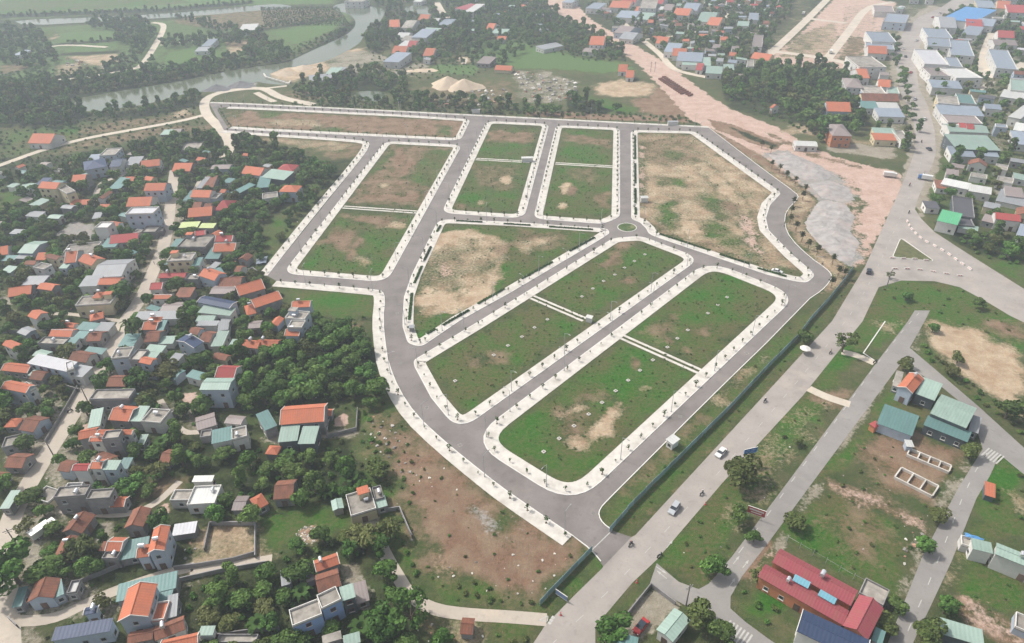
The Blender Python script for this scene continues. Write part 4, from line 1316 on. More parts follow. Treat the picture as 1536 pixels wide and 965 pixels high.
# blue canopies and details of the maroon compound
def mono(name, pts, h, roof, wall, label, cat): 
    A, B, C = (P(*TP(3, 3, *p), h) for p in pts)
    return box_house(A, B, C, h, 's', roof, wall, label, 0, name=name, cat=cat, wins=False)
def canopy(pts, h, label):
    A, B, C = (P(*TP(3, 3, *p), h) for p in pts)
    u = (B-A).normalized(); v = Vector((-u.y, u.x, 0)); Wd = (C-A).dot(v); L = (B-A).length
    if Wd < 0: A, u, v, Wd = B, -u, -v, -Wd
    root = empty('canopy', (A.x, A.y, 0), math.atan2(u.y, u.x)); tag(root, label, 'canopy', 'light blue courtyard canopies')
    MB().prism([(0, h-.1), (Wd, h+.3), (Wd, h+.36), (0, h-.04)], 0, L).build('roof_sheet', m_can, root)
    for x in (.2, L-.2):
        for y in (.2, Wd-.2): MB().cyl((x, y, 0), (x, y, h-.02), .06, n=6).build('post', M['postgrey'], root)
m_can = m_roof('canopy_blue', (.16,.36,.44), .7, .5, (.1,.2,.25), .2)
canopy(((146, 590), (240, 640), (165, 560)), 5.6, 'light blue canopy in the maroon compound courtyard, nearer the street end')
canopy(((298, 678), (398, 736), (315, 650)), 5.6, 'light blue canopy in the maroon compound courtyard, beside the end wing')
# unfinished brick footings in the lot (open boxes of low walls)
def footing(pts, lab, n):
    A, B, C = (P(*TP(3, 2, *p)) for p in pts)
    u = (B-A).normalized(); v = Vector((-u.y, u.x, 0)); W_ = (C-A).dot(v); L = (B-A).length
    if W_ < 0: v = -v; W_ = -W_
    root = empty('building_foundation', (A.x, A.y, 0)); tag(root, lab, 'foundation')
    def wall(a, b):
        d = (b-a).normalized(); nn = Vector((-d.y, d.x, 0))*.18; a, b = a-A, b-A
        vs = [a-nn, b-nn, b+nn, a+nn]; vs += [x+Vector((0, 0, .9)) for x in vs]
        MB().add(vs, [(4,5,6,7), (0,1,5,4), (1,2,6,5), (2,3,7,6), (3,0,4,7), (3,2,1,0)]).build('footing_wall', M['roofconc'], root)
    for k in (0, 1): wall(A+v*W_*k, A+v*W_*k+u*L)
    for k in range(n+1): wall(A+u*(L*k/n)+v*.2, A+u*(L*k/n)+v*(W_-.2))
    occupy([tuple(q)[:2] for q in (A, A+u*L, A+u*L+v*W_, A+v*W_)], 1, .5)
M['roofconc'] = M['pave']
footing(((830, 810), (1080, 915), (850, 775)), 'low pale concrete footings in four bays on the red soil lot', 4)
footing(((755, 945), (980, 1060), (780, 880)), 'dark trenched footings with a long grey slab on the red soil lot', 3)
# ---------- labels: zone, colour and rank
LN = [(262,255),(256,300),(254,324),(246,371),(234,397),(212,449),(185,484),(162,532),(136,575),(100,637),(70,682),(45,723),(14,780),(5,835),(10,911),(12,990)]
def lane_x(y):
    for (x0, y0), (x1, y1) in zip(LN, LN[1:]):
        if y0 <= y <= y1: return x0+(x1-x0)*(y-y0)/(y1-y0)
    return 262 if y < 255 else 12
def zone(x, y):
    if x < 610 and y > 195 and not (x > 480 and y < 300):
        side = 'left of' if x < lane_x(y) else 'right of'
        b = 'topmost' if y < 262 else 'far' if y < 310 else 'upper' if y < 350 else 'upper middle' if y < 395 else 'middle' if y < 440 else 'lower middle' if y < 500 else 'lower' if y < 560 else 'near' if y < 630 else 'nearest' if y < 720 else 'frontmost' if y < 830 else 'bottom'
        return f'{side} the village lane, {b} row'
    if x > 1040 and y > 480: return 'in the lots right of the highway'
    if x > 1280 and y > 235: return 'right of the highway fork'
    if x > 1370: return 'right of the upper highway, ' + ('top row' if y < 30 else 'second row' if y < 65 else 'third row' if y < 100 else 'fourth row' if y < 140 else 'fifth row' if y < 180 else 'last row')
    if x > 1240: return 'left of the upper highway, ' + ('top row' if y < 70 else 'middle row' if y < 140 else 'lower row')
    if x > 830: return 'beyond the pink earthwork, ' + ('top row' if y < 18 else 'second row' if y < 36 else 'third row' if y < 60 else 'lower row')
    if x > 480: return 'in the river hamlet, ' + ('upper part' if y < 50 else 'lower part')
    return 'near the river farm'
ORD = ['first','second','third','fourth','fifth','sixth','seventh','eighth','ninth','tenth','eleventh','twelfth','thirteenth','fourteenth','fifteenth']
grp = {}
for hd in HOUSES:
    z = zone(hd['px'], hd['py']); hd['zone'] = z
    grp.setdefault((z, hd['roof'], hd['name']), []).append(hd)
    hd['o']['category'] = hd['cat'] if hd['cat'] != 'house' or hd['name'] == 'house' else 'shed'
    hd['o']['group'] = 'village houses and sheds' if 'lane' in z else 'buildings beyond the estate'
for (z, rf, nm), l in grp.items():
    l.sort(key=lambda q: q['px'])
    for i, hd in enumerate(l):
        rank = '' if len(l) == 1 else ('leftmost ' if i == 0 else 'rightmost ' if i == len(l)-1 else ORD[i]+' from left, ')
        hd['short'] = f"{rank}{RC[rf].split()[0] if rf not in 'C' else 'concrete'} roofed {nm}"
        if not hd['label']: hd['label'] = f"{rank}{RC[rf]} roofed {nm} {z}"
        hd['o']['label'] = hd['label']
for i, (wv, rz, root) in enumerate(TANKS):
    hd = next(q for q in HOUSES if q['o'] is root)
    tank(wv, rz+random.choice((0, 1.57)), f"steel tank on {hd['short']}, {hd['zone'].replace('the village lane, ', 'lane, ')}")
# ------------------------------------------------ vegetation kit
def m_leaf(name, a, b, c3, trans=.12):
    t = NT(name); co = t.n('TexCoord').outputs['Object']; oi = t.n('ObjectInfo')
    n = t.noise(co, 1.9, 3, .6); at = t.n('Attribute', attribute_name='leafv')
    col = t.mix(t.mr(n, .35, .65), a, b)
    col = t.mix(t.mr(oi.outputs['Random'], .0, 1, 0, .75), col, c3)
    rv = t.n('Math', operation='FRACT'); t.l(t.math('MULTIPLY', oi.outputs['Random'], 17.3), rv.inputs[0])
    k = t.math('MULTIPLY', t.mr(at.outputs['Fac'], 0, 1, .6, 1.45), t.mr(rv.outputs[0], 0, 1, .7, 1.3))
    cc = t.n('CombineColor'); [t.l(k, cc.inputs[i]) for i in range(3)]
    col = t.mix(1., col, cc.outputs[0], 'MULTIPLY')
    return t.fin(col, .75, .15)
M['leaf'] = m_leaf('foliage', (.045,.125,.020), (.088,.175,.036), (.120,.165,.046))
M['leafdry'] = m_leaf('foliage_olive', (.070,.110,.026), (.120,.150,.044), (.125,.125,.046))
M['leafbright'] = m_leaf('foliage_fresh', (.060,.14,.024), (.10,.19,.042), (.07,.16,.035))
M['bark'] = m_plain('bark', (.13,.10,.075), .95, .2, 3)
def crown_mesh(name, seed, n, mat, shape='round', leaf=.155, lobes=11, fill=.35):
    rg = np.random.default_rng(seed); L = []
    for i in range(lobes):
        if shape == 'round':
            th = rg.uniform(0, 2*np.pi); ph = rg.uniform(-.35, 1.0); rr = rg.uniform(.2, .78)
            L.append((rr*np.cos(th)*np.cos(ph), rr*np.sin(th)*np.cos(ph), .95+.55*np.sin(ph), rg.uniform(.24, .56)))
        elif shape == 'tall':
            z = rg.uniform(.5, 2.3); th = rg.uniform(0, 6.28); rr = rg.uniform(.1, .45)*(1-.25*z/2.3)
            L.append((rr*np.cos(th), rr*np.sin(th), z, rg.uniform(.3, .48)))
        elif shape == 'sparse':
            th = 2*np.pi*i/lobes+rg.uniform(-.3, .3); rr = rg.uniform(.35, .75); L.append((rr*np.cos(th), rr*np.sin(th), rg.uniform(.9, 1.6), rg.uniform(.2, .34)))
        else:
            th = rg.uniform(0, 6.28); rr = rg.uniform(.0, .6); L.append((rr*np.cos(th), rr*np.sin(th), rg.uniform(.2, .55), rg.uniform(.3, .5)))
    L = np.array(L); k = rg.integers(0, len(L), n); d = rg.normal(size=(n, 3)); d /= np.linalg.norm(d, axis=1)[:, None]
    d[:, 2] = np.where(d[:, 2] < -.5, -d[:, 2], d[:, 2])
    rad = L[k, 3]*(1-fill*rg.random(n)**2.2); c = L[k, :3]+d*rad[:, None]*np.array([1, 1, .85])
    nn = d+rg.normal(size=(n, 3))*.55; nn /= np.linalg.norm(nn, axis=1)[:, None]
    a = np.cross(nn, rg.normal(size=(n, 3))); a /= np.linalg.norm(a, axis=1)[:, None]; b = np.cross(nn, a)
    s = (leaf*rg.uniform(.55, 1.25, n))[:, None]
    V = np.stack([c-a*s*.5-b*s*.4, c+a*s*.55-b*s*.3, c+a*s*.4+b*s*.5, c-a*s*.5+b*s*.45], 1).reshape(-1, 3)
    me = bpy.data.meshes.new(name); me.vertices.add(4*n); me.vertices.foreach_set('co', V.ravel())
    me.loops.add(4*n); me.loops.foreach_set('vertex_index', np.arange(4*n)); me.polygons.add(n); me.polygons.foreach_set('loop_start', np.arange(0, 4*n, 4))
    me.update(calc_edges=True)
    lv = np.repeat(np.clip(rg.random(n)*.6+.4*rg.random(lobes)[k], 0, 1), 4); at = me.attributes.new('leafv', 'FLOAT', 'POINT'); at.data.foreach_set('value', lv.astype(np.float32))
    me.materials.append(mat); return me
def trunk_mesh(seed, top=1.0, r=.09):
    rg = random.Random(seed); mb = MB(); mb.cyl((0,0,-.05), (rg.uniform(-.05,.05), rg.uniform(-.05,.05), top*.55), r, r*.7, 6)
    for i in range(5):
        th = i*1.256+rg.uniform(-.3,.3); e = (math.cos(th)*.5, math.sin(th)*.5, top*rg.uniform(1.0,1.35))
        mb.cyl((0,0,top*rg.uniform(.4,.55)), e, r*.5, r*.15, 5)
    return mb.mesh('trunk', M['bark'])
CR = [crown_mesh('crown', 10+i, 1900, M['leaf'], lobes=(9, 13, 16, 11)[i]) for i in range(4)] + [crown_mesh('crown', 20, 1400, M['leafdry']), crown_mesh('crown', 21, 1500, M['leaf'], 'tall'), crown_mesh('crown', 22, 1500, M['leafbright'])]
CRS = [crown_mesh('crown', 30+i, 520, M['leafdry' if i else 'leafbright'], 'sparse', .13, 8, .6) for i in range(2)]
TK = [trunk_mesh(i) for i in range(3)]
BUSH = [crown_mesh('bush', 40+i, 260, m, 'bush', .24, 6) for i, m in enumerate((M['leaf'], M['leaf'], M['leafdry'], M['leafbright']))]
FARC = [crown_mesh('far_crown', 50+i, 420, m, sh, .27, 9) for i, (m, sh) in enumerate(((M['leaf'], 'round'), (M['leaf'], 'round'), (M['leafdry'], 'round'), (M['leaf'], 'tall'), (M['leaf'], 'round')))]
bm_ = MB(); rg = random.Random(5)
for i in range(9):
    th = i*.7+rg.uniform(-.2,.2); d = Vector((math.cos(th), math.sin(th), 0)); s_ = Vector((-d.y, d.x, 0))*.16; q = [Vector((0,0,.5)), d*.35+Vector((0,0,1.05)), d*.8+Vector((0,0,1.15)), d*1.15+Vector((0,0,.75))]
    for j in range(3):
        w0, w1 = (.5, 1.3, 1.2, .3)[j], (.5, 1.3, 1.2, .3)[j+1]
        bm_.add([q[j]-s_*w0, q[j+1]-s_*w1, q[j+1]+s_*w1, q[j]+s_*w0], [(0,1,2,3)])
BAN = bm_.mesh('banana_leaves', M['leafbright']); BANT = MB().cyl((0,0,0), (0,0,.75), .09, .06, 6).mesh('banana_stem', M['leafdry'])
pm = MB()
for i in range(14):
    th = i*.449; d = Vector((math.cos(th), math.sin(th), 0)); s_ = Vector((-d.y, d.x, 0))*.14; up = .35 if i % 2 else 0
    q = [Vector((0,0,2.3)), d*.4+Vector((0,0,2.5+up)), d*.8+Vector((0,0,2.35+up)), d*1.1+Vector((0,0,1.9+up))]
    for j in range(3): pm.add([q[j]-s_*(1-j*.2), q[j+1]-s_*(.9-j*.3), q[j+1]+s_*(.9-j*.3), q[j]+s_*(1-j*.2)], [(0,1,2,3)])
PALM = pm.mesh('palm_fronds', M['leaf']); PALT = MB().cyl((0,0,0), (0,0,2.35), .08, .05, 7).mesh('palm_trunk', M['bark'])
# --- scattering
class Darts:
    def __init__(s): s.c = {}
    def ok(s, x, y, d):
        k = 8.; i, j = int(x//k), int(y//k); m = int(d//k)+1
        for a in range(i-m, i+m+1):
            for b in range(j-m, j+m+1):
                for (u, v, e) in s.c.get((a, b), ()):
                    if (u-x)**2+(v-y)**2 < (max(d, e)*.5+min(d, e)*.5)**2: return False
        s.c.setdefault((i, j), []).append((x, y, d)); return True
DT, DB = Darts(), Darts()
def scatter(poly, sp, r0, r1, darts, seed, block=3, keep=1., occr=.3, lim=9000):
    rg = np.random.default_rng(seed); P2 = [(p.x, p.y) for p in (PP(pairs(poly)) if isinstance(poly, str) else poly)]
    a = np.array(P2); lo, hi = a.min(0), a.max(0); n = int(min(lim*3, (hi-lo).prod()/(sp*sp)*3.2*keep)); out = []
    X = rg.uniform(lo[0], hi[0], n); Y = rg.uniform(lo[1], hi[1], n); m = inside_poly(X, Y, P2) > 0
    for x, y, r in zip(X[m], Y[m], rg.uniform(r0, r1, int(m.sum()))):
        if occ(x, y, r*occr) & 15 and block: continue
        if darts.ok(x, y, sp*(r/((r0+r1)/2))**.5): out.append((float(x), float(y), float(r)))
        if len(out) >= lim: break
    return out
TREES = []     # x, y, r, kind, place
def put(lst, kind, place): TREES.extend([(x, y, r, kind, place) for x, y, r in lst])
HAND = [ # px, py, radius, kind, label
 (1205,513,3.3,'round','round dark green tree squeezed against the construction fence'),
 (1263,528,4.6,'sparse','open-crowned tree beside the highway where the garden path starts'),
 (1113,727,6.5,'dry','broad olive green tree overhanging the highway verge near the passing white car'),
 (1072,862,4.0,'round','dense tree at the rounded tip of the triangular verge'),
 (921,955,4.3,'bright','bushy bright green tree at the corner of the walled forecourt'),
 (1043,935,4.3,'dry','sparse olive tree beside the sage green pavilion and the side road'),
 (1082,962,3.2,'round','small tree between the pavilion and the zebra crossing'),
 (1358,556,3.0,'dry','small brownish tree behind the house at the side road corner'),
 (1398,498,2.4,'bright','young green tree at the sandy corner of the side road'),
 (1333,418,2.2,'sparse','spindly almost leafless tree at the highway fork'),
 (28,875,6.6,'bright','large light green tree leaning over the village lane, bottom'),
 (83,868,4.6,'round','rounded green tree beside the long rusty roof'),
 (45,798,3.4,'sparse','pale half-bare tree on the lane verge above the parked scrap'),
 (56,757,4.0,'round','clipped dark round tree next to the long bare grey block'),
 (126,838,4.4,'dry','dark tree between the rusty roof and the small orange roof'),
 (259,568,5.2,'dry','olive round-headed tree in the banana garden'),
 (226,612,4.2,'dry','round olive tree right of the small teal shed'),
 (185,452,6.0,'bright','large fresh green tree leaning over the village lane, middle stretch'),
 (1188,792,3.5,'dry','brownish tree at the weedy lot beside the side road'),
 (1407,782,3.0,'dry','scraggy tree at the end of the red dirt track'),
 (1382,828,2.6,'bright','thin bright tree on the lot edge beside white rubble'),
 (1341,913,2.4,'round','compact dark bush-like tree by the maroon compound corner'),
 (1327,945,3.2,'dry','leafy tree in front of the maroon end wing'),
 (1415,920,2.8,'bright','small green tree where the red dirt track leaves the side road'),
 (1390,965,4,'dry','olive tree at the bottom end of the side road'),
 (1452,688,3.4,'dry','tree behind the long teal roofed shed'),
 (1424,565,3.4,'dry','grey-green tree on the rocky bank of the sandy lot'),
 (1507,628,4.2,'round','leafy tree cluster beside the sandy lot, lower bank'),
 (1435,545,3.0,'dry','dry brown tree on the bank of the sandy lot'),
 (1135,872,2.6,'sparse','small tree on the orange paved verge by the compound'),
 (1107,782,3,'round','shrubby tree under the red notice board'),
 (546,820,4.6,'dry','big dark brownish tree behind the orange tiled roof by the blue house'),
 (571,830,4,'round','dark conical tree beside the cream bungalow forecourt path'),
 (585,808,4,'dry','olive tree at the corner of the bungalow forecourt'),
 (584,868,3.4,'round','taller of two dark trees in the small island garden of the village path'),
 (595,903,3.0,'round','lower of two dark trees in the small island garden of the village path'),
 (448,872,3.6,'round','dark tree between the tin hut and the orange tiled roof'),
 (578,945,4.2,'bright','bright green tree below the path junction near the blue house'),
 (618,938,6,'sparse','wide sparse tree with white blossom below the village path'),
 (665,965,3,'round','dark tree beside the brick brown shack'),
 (565,715,4,'dry','tall dark tree at the edge of the weedy strip'),
 (1130,372+440,2.2,'round','small round shrub tree on the verge below the red notice board'),
]
VT = '''
wood 4.6 2.8 4.6 : 385,525 440,500 470,482 545,505 580,530 588,600 560,612 400,612 350,640 305,600 345,548
wood 5.0 2.6 4.2 : 385,700 480,690 540,690 560,740 590,765 520,770 400,765
orch 4.8 2.4 4.0 : 300,880 400,862 430,900 440,960 560,930 640,975 640,1000 250,1000
orch 5.4 2.2 3.6 : 400,815 480,810 560,800 575,830 470,860 430,850
orch 6.4 2.2 3.6 : 270,655 350,680 400,690 390,735 300,735
lane 5.0 2.2 4.6 : 20,280 130,240 300,205 345,205 480,245 500,262 430,385 395,420 470,470 400,520 300,640 400,700 390,860 300,870 90,930 20,900 60,740 0,740 0,290
lane 6.8 2.2 4.0 : 330,240 430,240 495,262 440,350 340,340
lane 5 2.4 4.6 : 0,282 130,246 230,222 300,206 345,216 345,240 230,262 0,310
lane 5 2.4 4.6 : 50,300 140,280 200,350 180,430 90,440 0,420 0,330
lane 5.2 2.2 4.4 : 0,500 120,440 130,520 60,640 0,640
bank 6.0 3.0 5.0 : -20,135 60,130 130,150 132,176 118,192 60,192 -20,188
bank 6.0 2.4 4.2 : 130,176 235,160 300,142 302,156 230,172 140,186
bank 5.4 2.6 4.4 : 0,122 120,120 240,112 330,106 384,94 440,88 500,58 535,40 545,34 548,44 500,68 430,96 384,102 300,116 225,132 140,140 0,136
bank 6.5 3 5 : 384,55 430,75 435,92 384,96 300,108 250,110 330,92 360,85
bank 7 3 5 : 170,28 205,28 240,55 225,75 180,72 172,48 135,42 140,34
bank 7 2.6 4.5 : 0,40 60,48 90,92 60,110 0,95
bank 6 2.6 4.4 : 240,62 330,58 384,45 400,62 330,70 250,74
bank 6.5 2.4 4 : 255,25 380,45 390,52 330,50
bank 6 3 4.8 : 545,70 560,42 590,38 600,60 570,78 548,84
wood 6.5 2.6 4.4 : 470,115 560,105 610,120 600,160 480,160 440,140
wood 6.5 2.6 4.6 : 580,140 770,160 845,168 845,176 600,164
wood 6.5 2.8 4.8 : 640,30 720,30 740,62 700,85 620,80 620,60
wood 6.5 2.8 4.8 : 700,5 830,5 840,30 760,32 700,28
wood 6.5 2.8 4.8 : 760,40 850,32 885,50 930,75 935,90 880,90 840,75 770,62
wood 7 2.6 4.4 : 850,140 880,150 930,170 850,170
wood 6.0 3.0 5.0 : 1080,110 1150,98 1215,104 1290,112 1270,150 1300,190 1240,220 1200,190 1160,155 1090,150
wood 7 3 5 : 1040,70 1150,60 1170,80 1120,90 1040,88
wood 7 3 5 : 1120,15 1185,12 1180,30 1130,32
wood 6.5 2.8 4.4 : 1400,335 1460,352 1536,352 1536,402 1480,386 1410,345
wood 9 2.6 4.4 : 1380,230 1536,225 1536,330 1400,330
wood 8 2.6 4.4 : 1300,190 1360,200 1365,235 1330,235
wood 9 2.8 4.4 : 1480,130 1536,120 1536,230 1500,225
wood 7.5 2.4 4.4 : 880,10 1190,0 1140,90 1080,100 980,80
wood 8 2.2 4.0 : 1375,20 1536,0 1536,210 1410,230 1378,110
wood 7.5 2.4 4.4 : 560,0 800,0 830,40 760,100 600,95
lane 10 2.4 4 : -60,150 0,200 0,500 -60,700
bank 5 1.4 2.4 : 385,42 500,27 502,30 387,46
bank 5 1.6 2.6 : 0,24 240,15 380,4 380,7 240,18 0,28
bank 6 1.6 3 : 85,67 180,60 180,64 85,70
bank 6 2 3.4 : 180,90 200,70 235,90 215,110 150,112
lane 3.4 1.8 2.8 : 393,762 500,738 505,748 400,776
lane 3.6 2 3.2 : 425,832 540,795 550,806 440,846
verge 16 1.6 2.6 : 1310,440 1420,430 1536,490 1536,600 1440,545 1390,490
verge 22 1.4 2.4 : 1200,640 1250,600 1060,860 1010,860
'''
for i, ln in enumerate(VT.strip().splitlines()):
    h_, pl = ln.split(':'); k, sp, r0, r1 = h_.split()
    put(scatter(pl, float(sp), float(r0), float(r1), DT, 100+i), k, k)
for k_, pl in enumerate(('1333,60 1346,60 1360,130 1378,190 1376,222 1366,222 1350,140', '1394,56 1408,50 1404,110 1422,170 1436,230 1420,236 1400,150')): put(scatter(pl, 7.5, 2.2, 3.4, DT, 700+k_, block=0), 'road', 'road')
def pick(rg, kind):
    x = rg.random()
    if kind in ('wood', 'bank'): return CR[rg.randrange(4)] if x < .72 else CR[5] if x < .85 else CR[6] if x < .93 else CR[4]
    return CR[rg.randrange(4)] if x < .55 else CR[4] if x < .78 else CR[6] if x < .92 else CR[5]
def mk_tree(x, y, r, crown, label, group, name='broadleaf_tree', cat='tree', rnd=random):
    o = empty(name, (x, y, 0), rnd.uniform(0, 6.28), (r*rnd.uniform(.85, 1.2), r*rnd.uniform(.85, 1.1), r*rnd.uniform(.7, 1.05)))
    tag(o, label, cat, group); inst('trunk', TK[rnd.randrange(3)], o); inst('crown', crown, o); return o
KC = {'round': CR[0], 'bright': CR[6], 'dry': CR[4], 'sparse': CRS[1]}
for px, py, r, k, lab in HAND:
    p = P(px, py); mk_tree(p.x, p.y, r, CRS[0] if k == 'sparse' and 'blossom' in lab else KC[k], lab, None)
def near_house(x, y):
    best = min(HOUSES, key=lambda q: (q['c'].x-x)**2+(q['c'].y-y)**2); c = best['c']; d = math.hypot(c.x-x, c.y-y)
    dx, dy = x-c.x, y-c.y
    rel = ('right of' if dx > 0 else 'left of') if abs(dx) > abs(dy) else ('behind' if dy > 0 else 'in front of')
    return best, d, rel
TREES.sort(key=lambda q: -q[2]/math.hypot(q[0], q[1], H))
inview = lambda x, y: (lambda p: -30 < p[0] < 1566 and -30 < p[1] < 1000)(PX((x, y, 2)))
NOBJ = 285; CROWD = {}; rest = []; cnt = 0; used = {}
for (x, y, r, k, pl) in TREES:
    if not inview(x, y): continue
    if cnt < NOBJ and math.hypot(x, y) < 420:
        rg_ = random.Random(int(x*7+y*13)); cr = pick(rg_, k); tone = 'olive' if cr is CR[4] else 'fresh green' if cr is CR[6] else 'tall green' if cr is CR[5] else 'dark green'
        hd, d, rel = near_house(x, y)
        if d < 16:
            row = hd['zone'].replace('the village lane', 'lane').replace(' row', ' row')
            lab = f"{tone} tree {rel} the {hd['short']}, {row}"
            if len(lab.replace(',', '').split()) > 16: lab = f"{tone} tree {rel} the {hd['short']}, {row.split(', ')[-1]}"
            n_ = used.get(lab, 0); used[lab] = n_+1
            if n_: lab = ('second ', 'third ', 'fourth ', 'fifth ', 'another ')[min(n_-1, 4)]+lab
            if len(lab.replace(',', '').split()) > 16: lab = ' '.join(lab.replace(' roofed', '').split()[:16])
            grp_ = 'garden trees among the village houses'
        else:
            px_, py_ = PX((x, y, 0)); side = 'behind the orange roofed hall' if py_ < 640 and px_ > 300 and px_ < 600 else 'in the orchard at the bottom edge' if py_ > 850 else 'beside the weedy strip' if px_ > 370 else 'among the gardens along the village lane'
            n_ = used.get(('crowd', tone, side), 0); used[('crowd', tone, side)] = n_+1; grp_ = f"{tone} trees {side}"; lab = ('CROWD', tone, side)
        crowd = isinstance(lab, tuple); ot = mk_tree(x, y, r, cr, None if crowd else lab, grp_, rnd=rg_); cnt += 1
        if crowd: CROWD.setdefault(lab[1:], []).append(ot)
    else: rest.append((x, y, r))
def ordc(n):
    a = 'first second third fourth fifth sixth seventh eighth ninth tenth eleventh twelfth thirteenth fourteenth fifteenth sixteenth seventeenth eighteenth nineteenth twentieth'.split()
    return a[n-1] if n <= 20 else ({2: 'twenty ', 3: 'thirty ', 4: 'forty ', 5: 'fifty ', 6: 'sixty '}[n//10]+(a[n % 10-1] if n % 10 else 'even'))
for (tone, side), l in CROWD.items():
    l.sort(key=lambda o: PX(o.location)[0])
    for k, o in enumerate(l): o['label'] = f"{ordc(k+1)} {tone} tree from left in the crowd {side}"
# geometry-node scatter for what nobody could count
def gn_stuff(name, pts, meshes, smin=None):
    if not pts: return
    srcs = bpy.data.collections.new(name+'_sources')
    for i, m_ in enumerate(meshes):
        so_ = bpy.data.objects.new(f'{name}_source', m_); srcs.objects.link(so_)
    me = bpy.data.meshes.new(name); n = len(pts); A = np.array(pts, np.float32)
    me.vertices.add(n); co = np.zeros((n, 3), np.float32); co[:, :2] = A[:, :2]; me.vertices.foreach_set('co', co.ravel())
    rg = np.random.default_rng(n)
    for nm, vals in (('size', A[:, 2]), ('spin', rg.uniform(0, 6.28, n)), ('which', rg.uniform(0, len(meshes)-.01, n))):
        at = me.attributes.new(nm, 'FLOAT', 'POINT'); at.data.foreach_set('value', vals.astype(np.float32))
    o = tag(link(bpy.data.objects.new(name, me)), kind='stuff')
    g = bpy.data.node_groups.new(name+'_scatter', 'GeometryNodeTree'); g.interface.new_socket('Geometry', in_out='INPUT', socket_type='NodeSocketGeometry'); g.interface.new_socket('Geometry', in_out='OUTPUT', socket_type='NodeSocketGeometry')
    N = g.nodes; gi, go = N.new('NodeGroupInput'), N.new('NodeGroupOutput'); iop = N.new('GeometryNodeInstanceOnPoints'); ci = N.new('GeometryNodeCollectionInfo')
    ci.inputs['Collection'].default_value = srcs; ci.inputs['Separate Children'].default_value = True; ci.inputs['Reset Children'].default_value = True
    def attr(nm, t='FLOAT'):
        a = N.new('GeometryNodeInputNamedAttribute'); a.data_type = t; a.inputs[0].default_value = nm; return [s for s in a.outputs if s.enabled][0]
    cx = N.new('ShaderNodeCombineXYZ'); L = g.links.new; L(attr('spin'), cx.inputs[2]); L(gi.outputs[0], iop.inputs['Points']); L(ci.outputs[0], iop.inputs['Instance'])
    iop.inputs['Pick Instance'].default_value = True; fl = N.new('FunctionNodeFloatToInt'); fl.rounding_mode = 'FLOOR'; L(attr('which'), fl.inputs[0]); L(fl.outputs[0], iop.inputs['Instance Index'])
    L(cx.outputs[0], iop.inputs['Rotation']); L(attr('size'), iop.inputs['Scale']); L(iop.outputs[0], go.inputs[0])
    md = o.modifiers.new('scatter', 'NODES'); md.node_group = g
    return o
gn_stuff('distant_woodland', [q for q in rest if q[1] > 330 or abs(q[0]) > 250], FARC)
gn_stuff('village_woodland', [q for q in rest if not (q[1] > 330 or abs(q[0]) > 250)], CR[:5])
# undergrowth and weeds
bush = []
for i, (pl, sp, a, b) in enumerate((
    ('0,240 130,230 300,205 345,200 480,240 500,262 430,385 395,420 565,445 572,520 590,600 570,640 610,700 570,760 640,870 600,965 0,990 0,700 0,240', 2.7, .5, 1.5),
    ('385,520 470,482 575,520 588,602 400,612 300,600', 2.6, .9, 1.9),
    ('380,690 560,690 590,765 380,765', 2.8, .8, 1.7), ('250,870 440,862 640,975 640,1000 250,1000', 2.6, .8, 1.7),
    ('0,110 400,88 530,36 545,44 430,96 230,132 120,142 0,138', 4, 1.2, 2.4), ('130,172 300,142 310,200 130,225 0,250 0,200', 4.5, .7, 1.6),
    ('440,130 600,150 850,168 1040,176 1036,184 900,176 600,166 440,158', 3.6, 1, 2.2),
    ('560,60 700,60 760,95 700,120 500,115', 6, .8, 1.8), ('700,28 900,40 940,92 880,92 760,62', 5.5, 1.2, 2.4),
    ('880,5 1180,0 1140,95 1010,95', 7, .9, 2), ('1070,98 1290,108 1300,190 1220,205 1090,150', 4.5, 1.2, 2.4),
    ('1400,332 1460,350 1536,350 1536,402 1470,385', 3, 1, 2), ('1380,228 1536,225 1536,330 1410,330', 5, .7, 1.6),
    ('1380,120 1536,90 1536,225 1400,225', 6.5, .8, 1.8),
    ('1310,440 1350,424 1420,426 1500,457 1536,480 1536,560 1440,540 1395,488', 5.5, .4, 1.2),
    ('1395,500 1480,590 1536,632 1536,655 1460,600 1370,530', 2.6, .7, 1.6),
    ('1152,828 1245,723 1330,580 1400,610 1320,740 1400,760 1360,860 1250,850', 4.5, .3, 1.0),
    ('545,620 600,620 640,700 610,760 640,850 800,905 770,912 640,880 560,800', 3.0, .35, 1.1), ('600,640 850,815 880,830 810,900 660,860 590,700', 5.5, .25, .8),
    ('640,860 800,906 790,912 690,906', 2.0, .5, 1.3), ('938,722 1149,516 1216,462 1250,440 1280,410 1246,482 953,803 918,796', 4.2, .25, .8),
    ('985,842 1204,596 1250,608 1063,870', 3.8, .25, 1.0), ('1436,870 1536,880 1536,925 1430,905', 4, .3, .9), ('1468,750 1490,690 1536,680 1536,800', 4, .3, 1.1),
    ('1110,888 1190,900 1150,940', 2.5, .5, 1.4), ('740,930 815,936 790,990 740,990', 2.5, .5, 1.4))):
    bush += scatter(pl, sp, a, b, DB, 300+i, lim=7000)
a_, b_, c_ = PP([(392, 12), (505, 12), (398, 38)]); u_, v_ = (b_-a_), (c_-a_)
for i in range(46):
    for k in range(14):
        q = a_+u_*(i/45)+v_*(k/13); bush.append((q.x+RNG.normal()*.5, q.y+RNG.normal()*.5, float(RNG.uniform(.9, 1.7))))
gn_stuff('undergrowth', [(x, y, r) for x, y, r in bush if inview(x, y)], BUSH)
weeds = []
TUFT = [crown_mesh('tuft', 60+i, 26, m, 'bush', .5, 4) for i, m in enumerate((M['leaf'], M['leafdry'], M['leafbright']))]
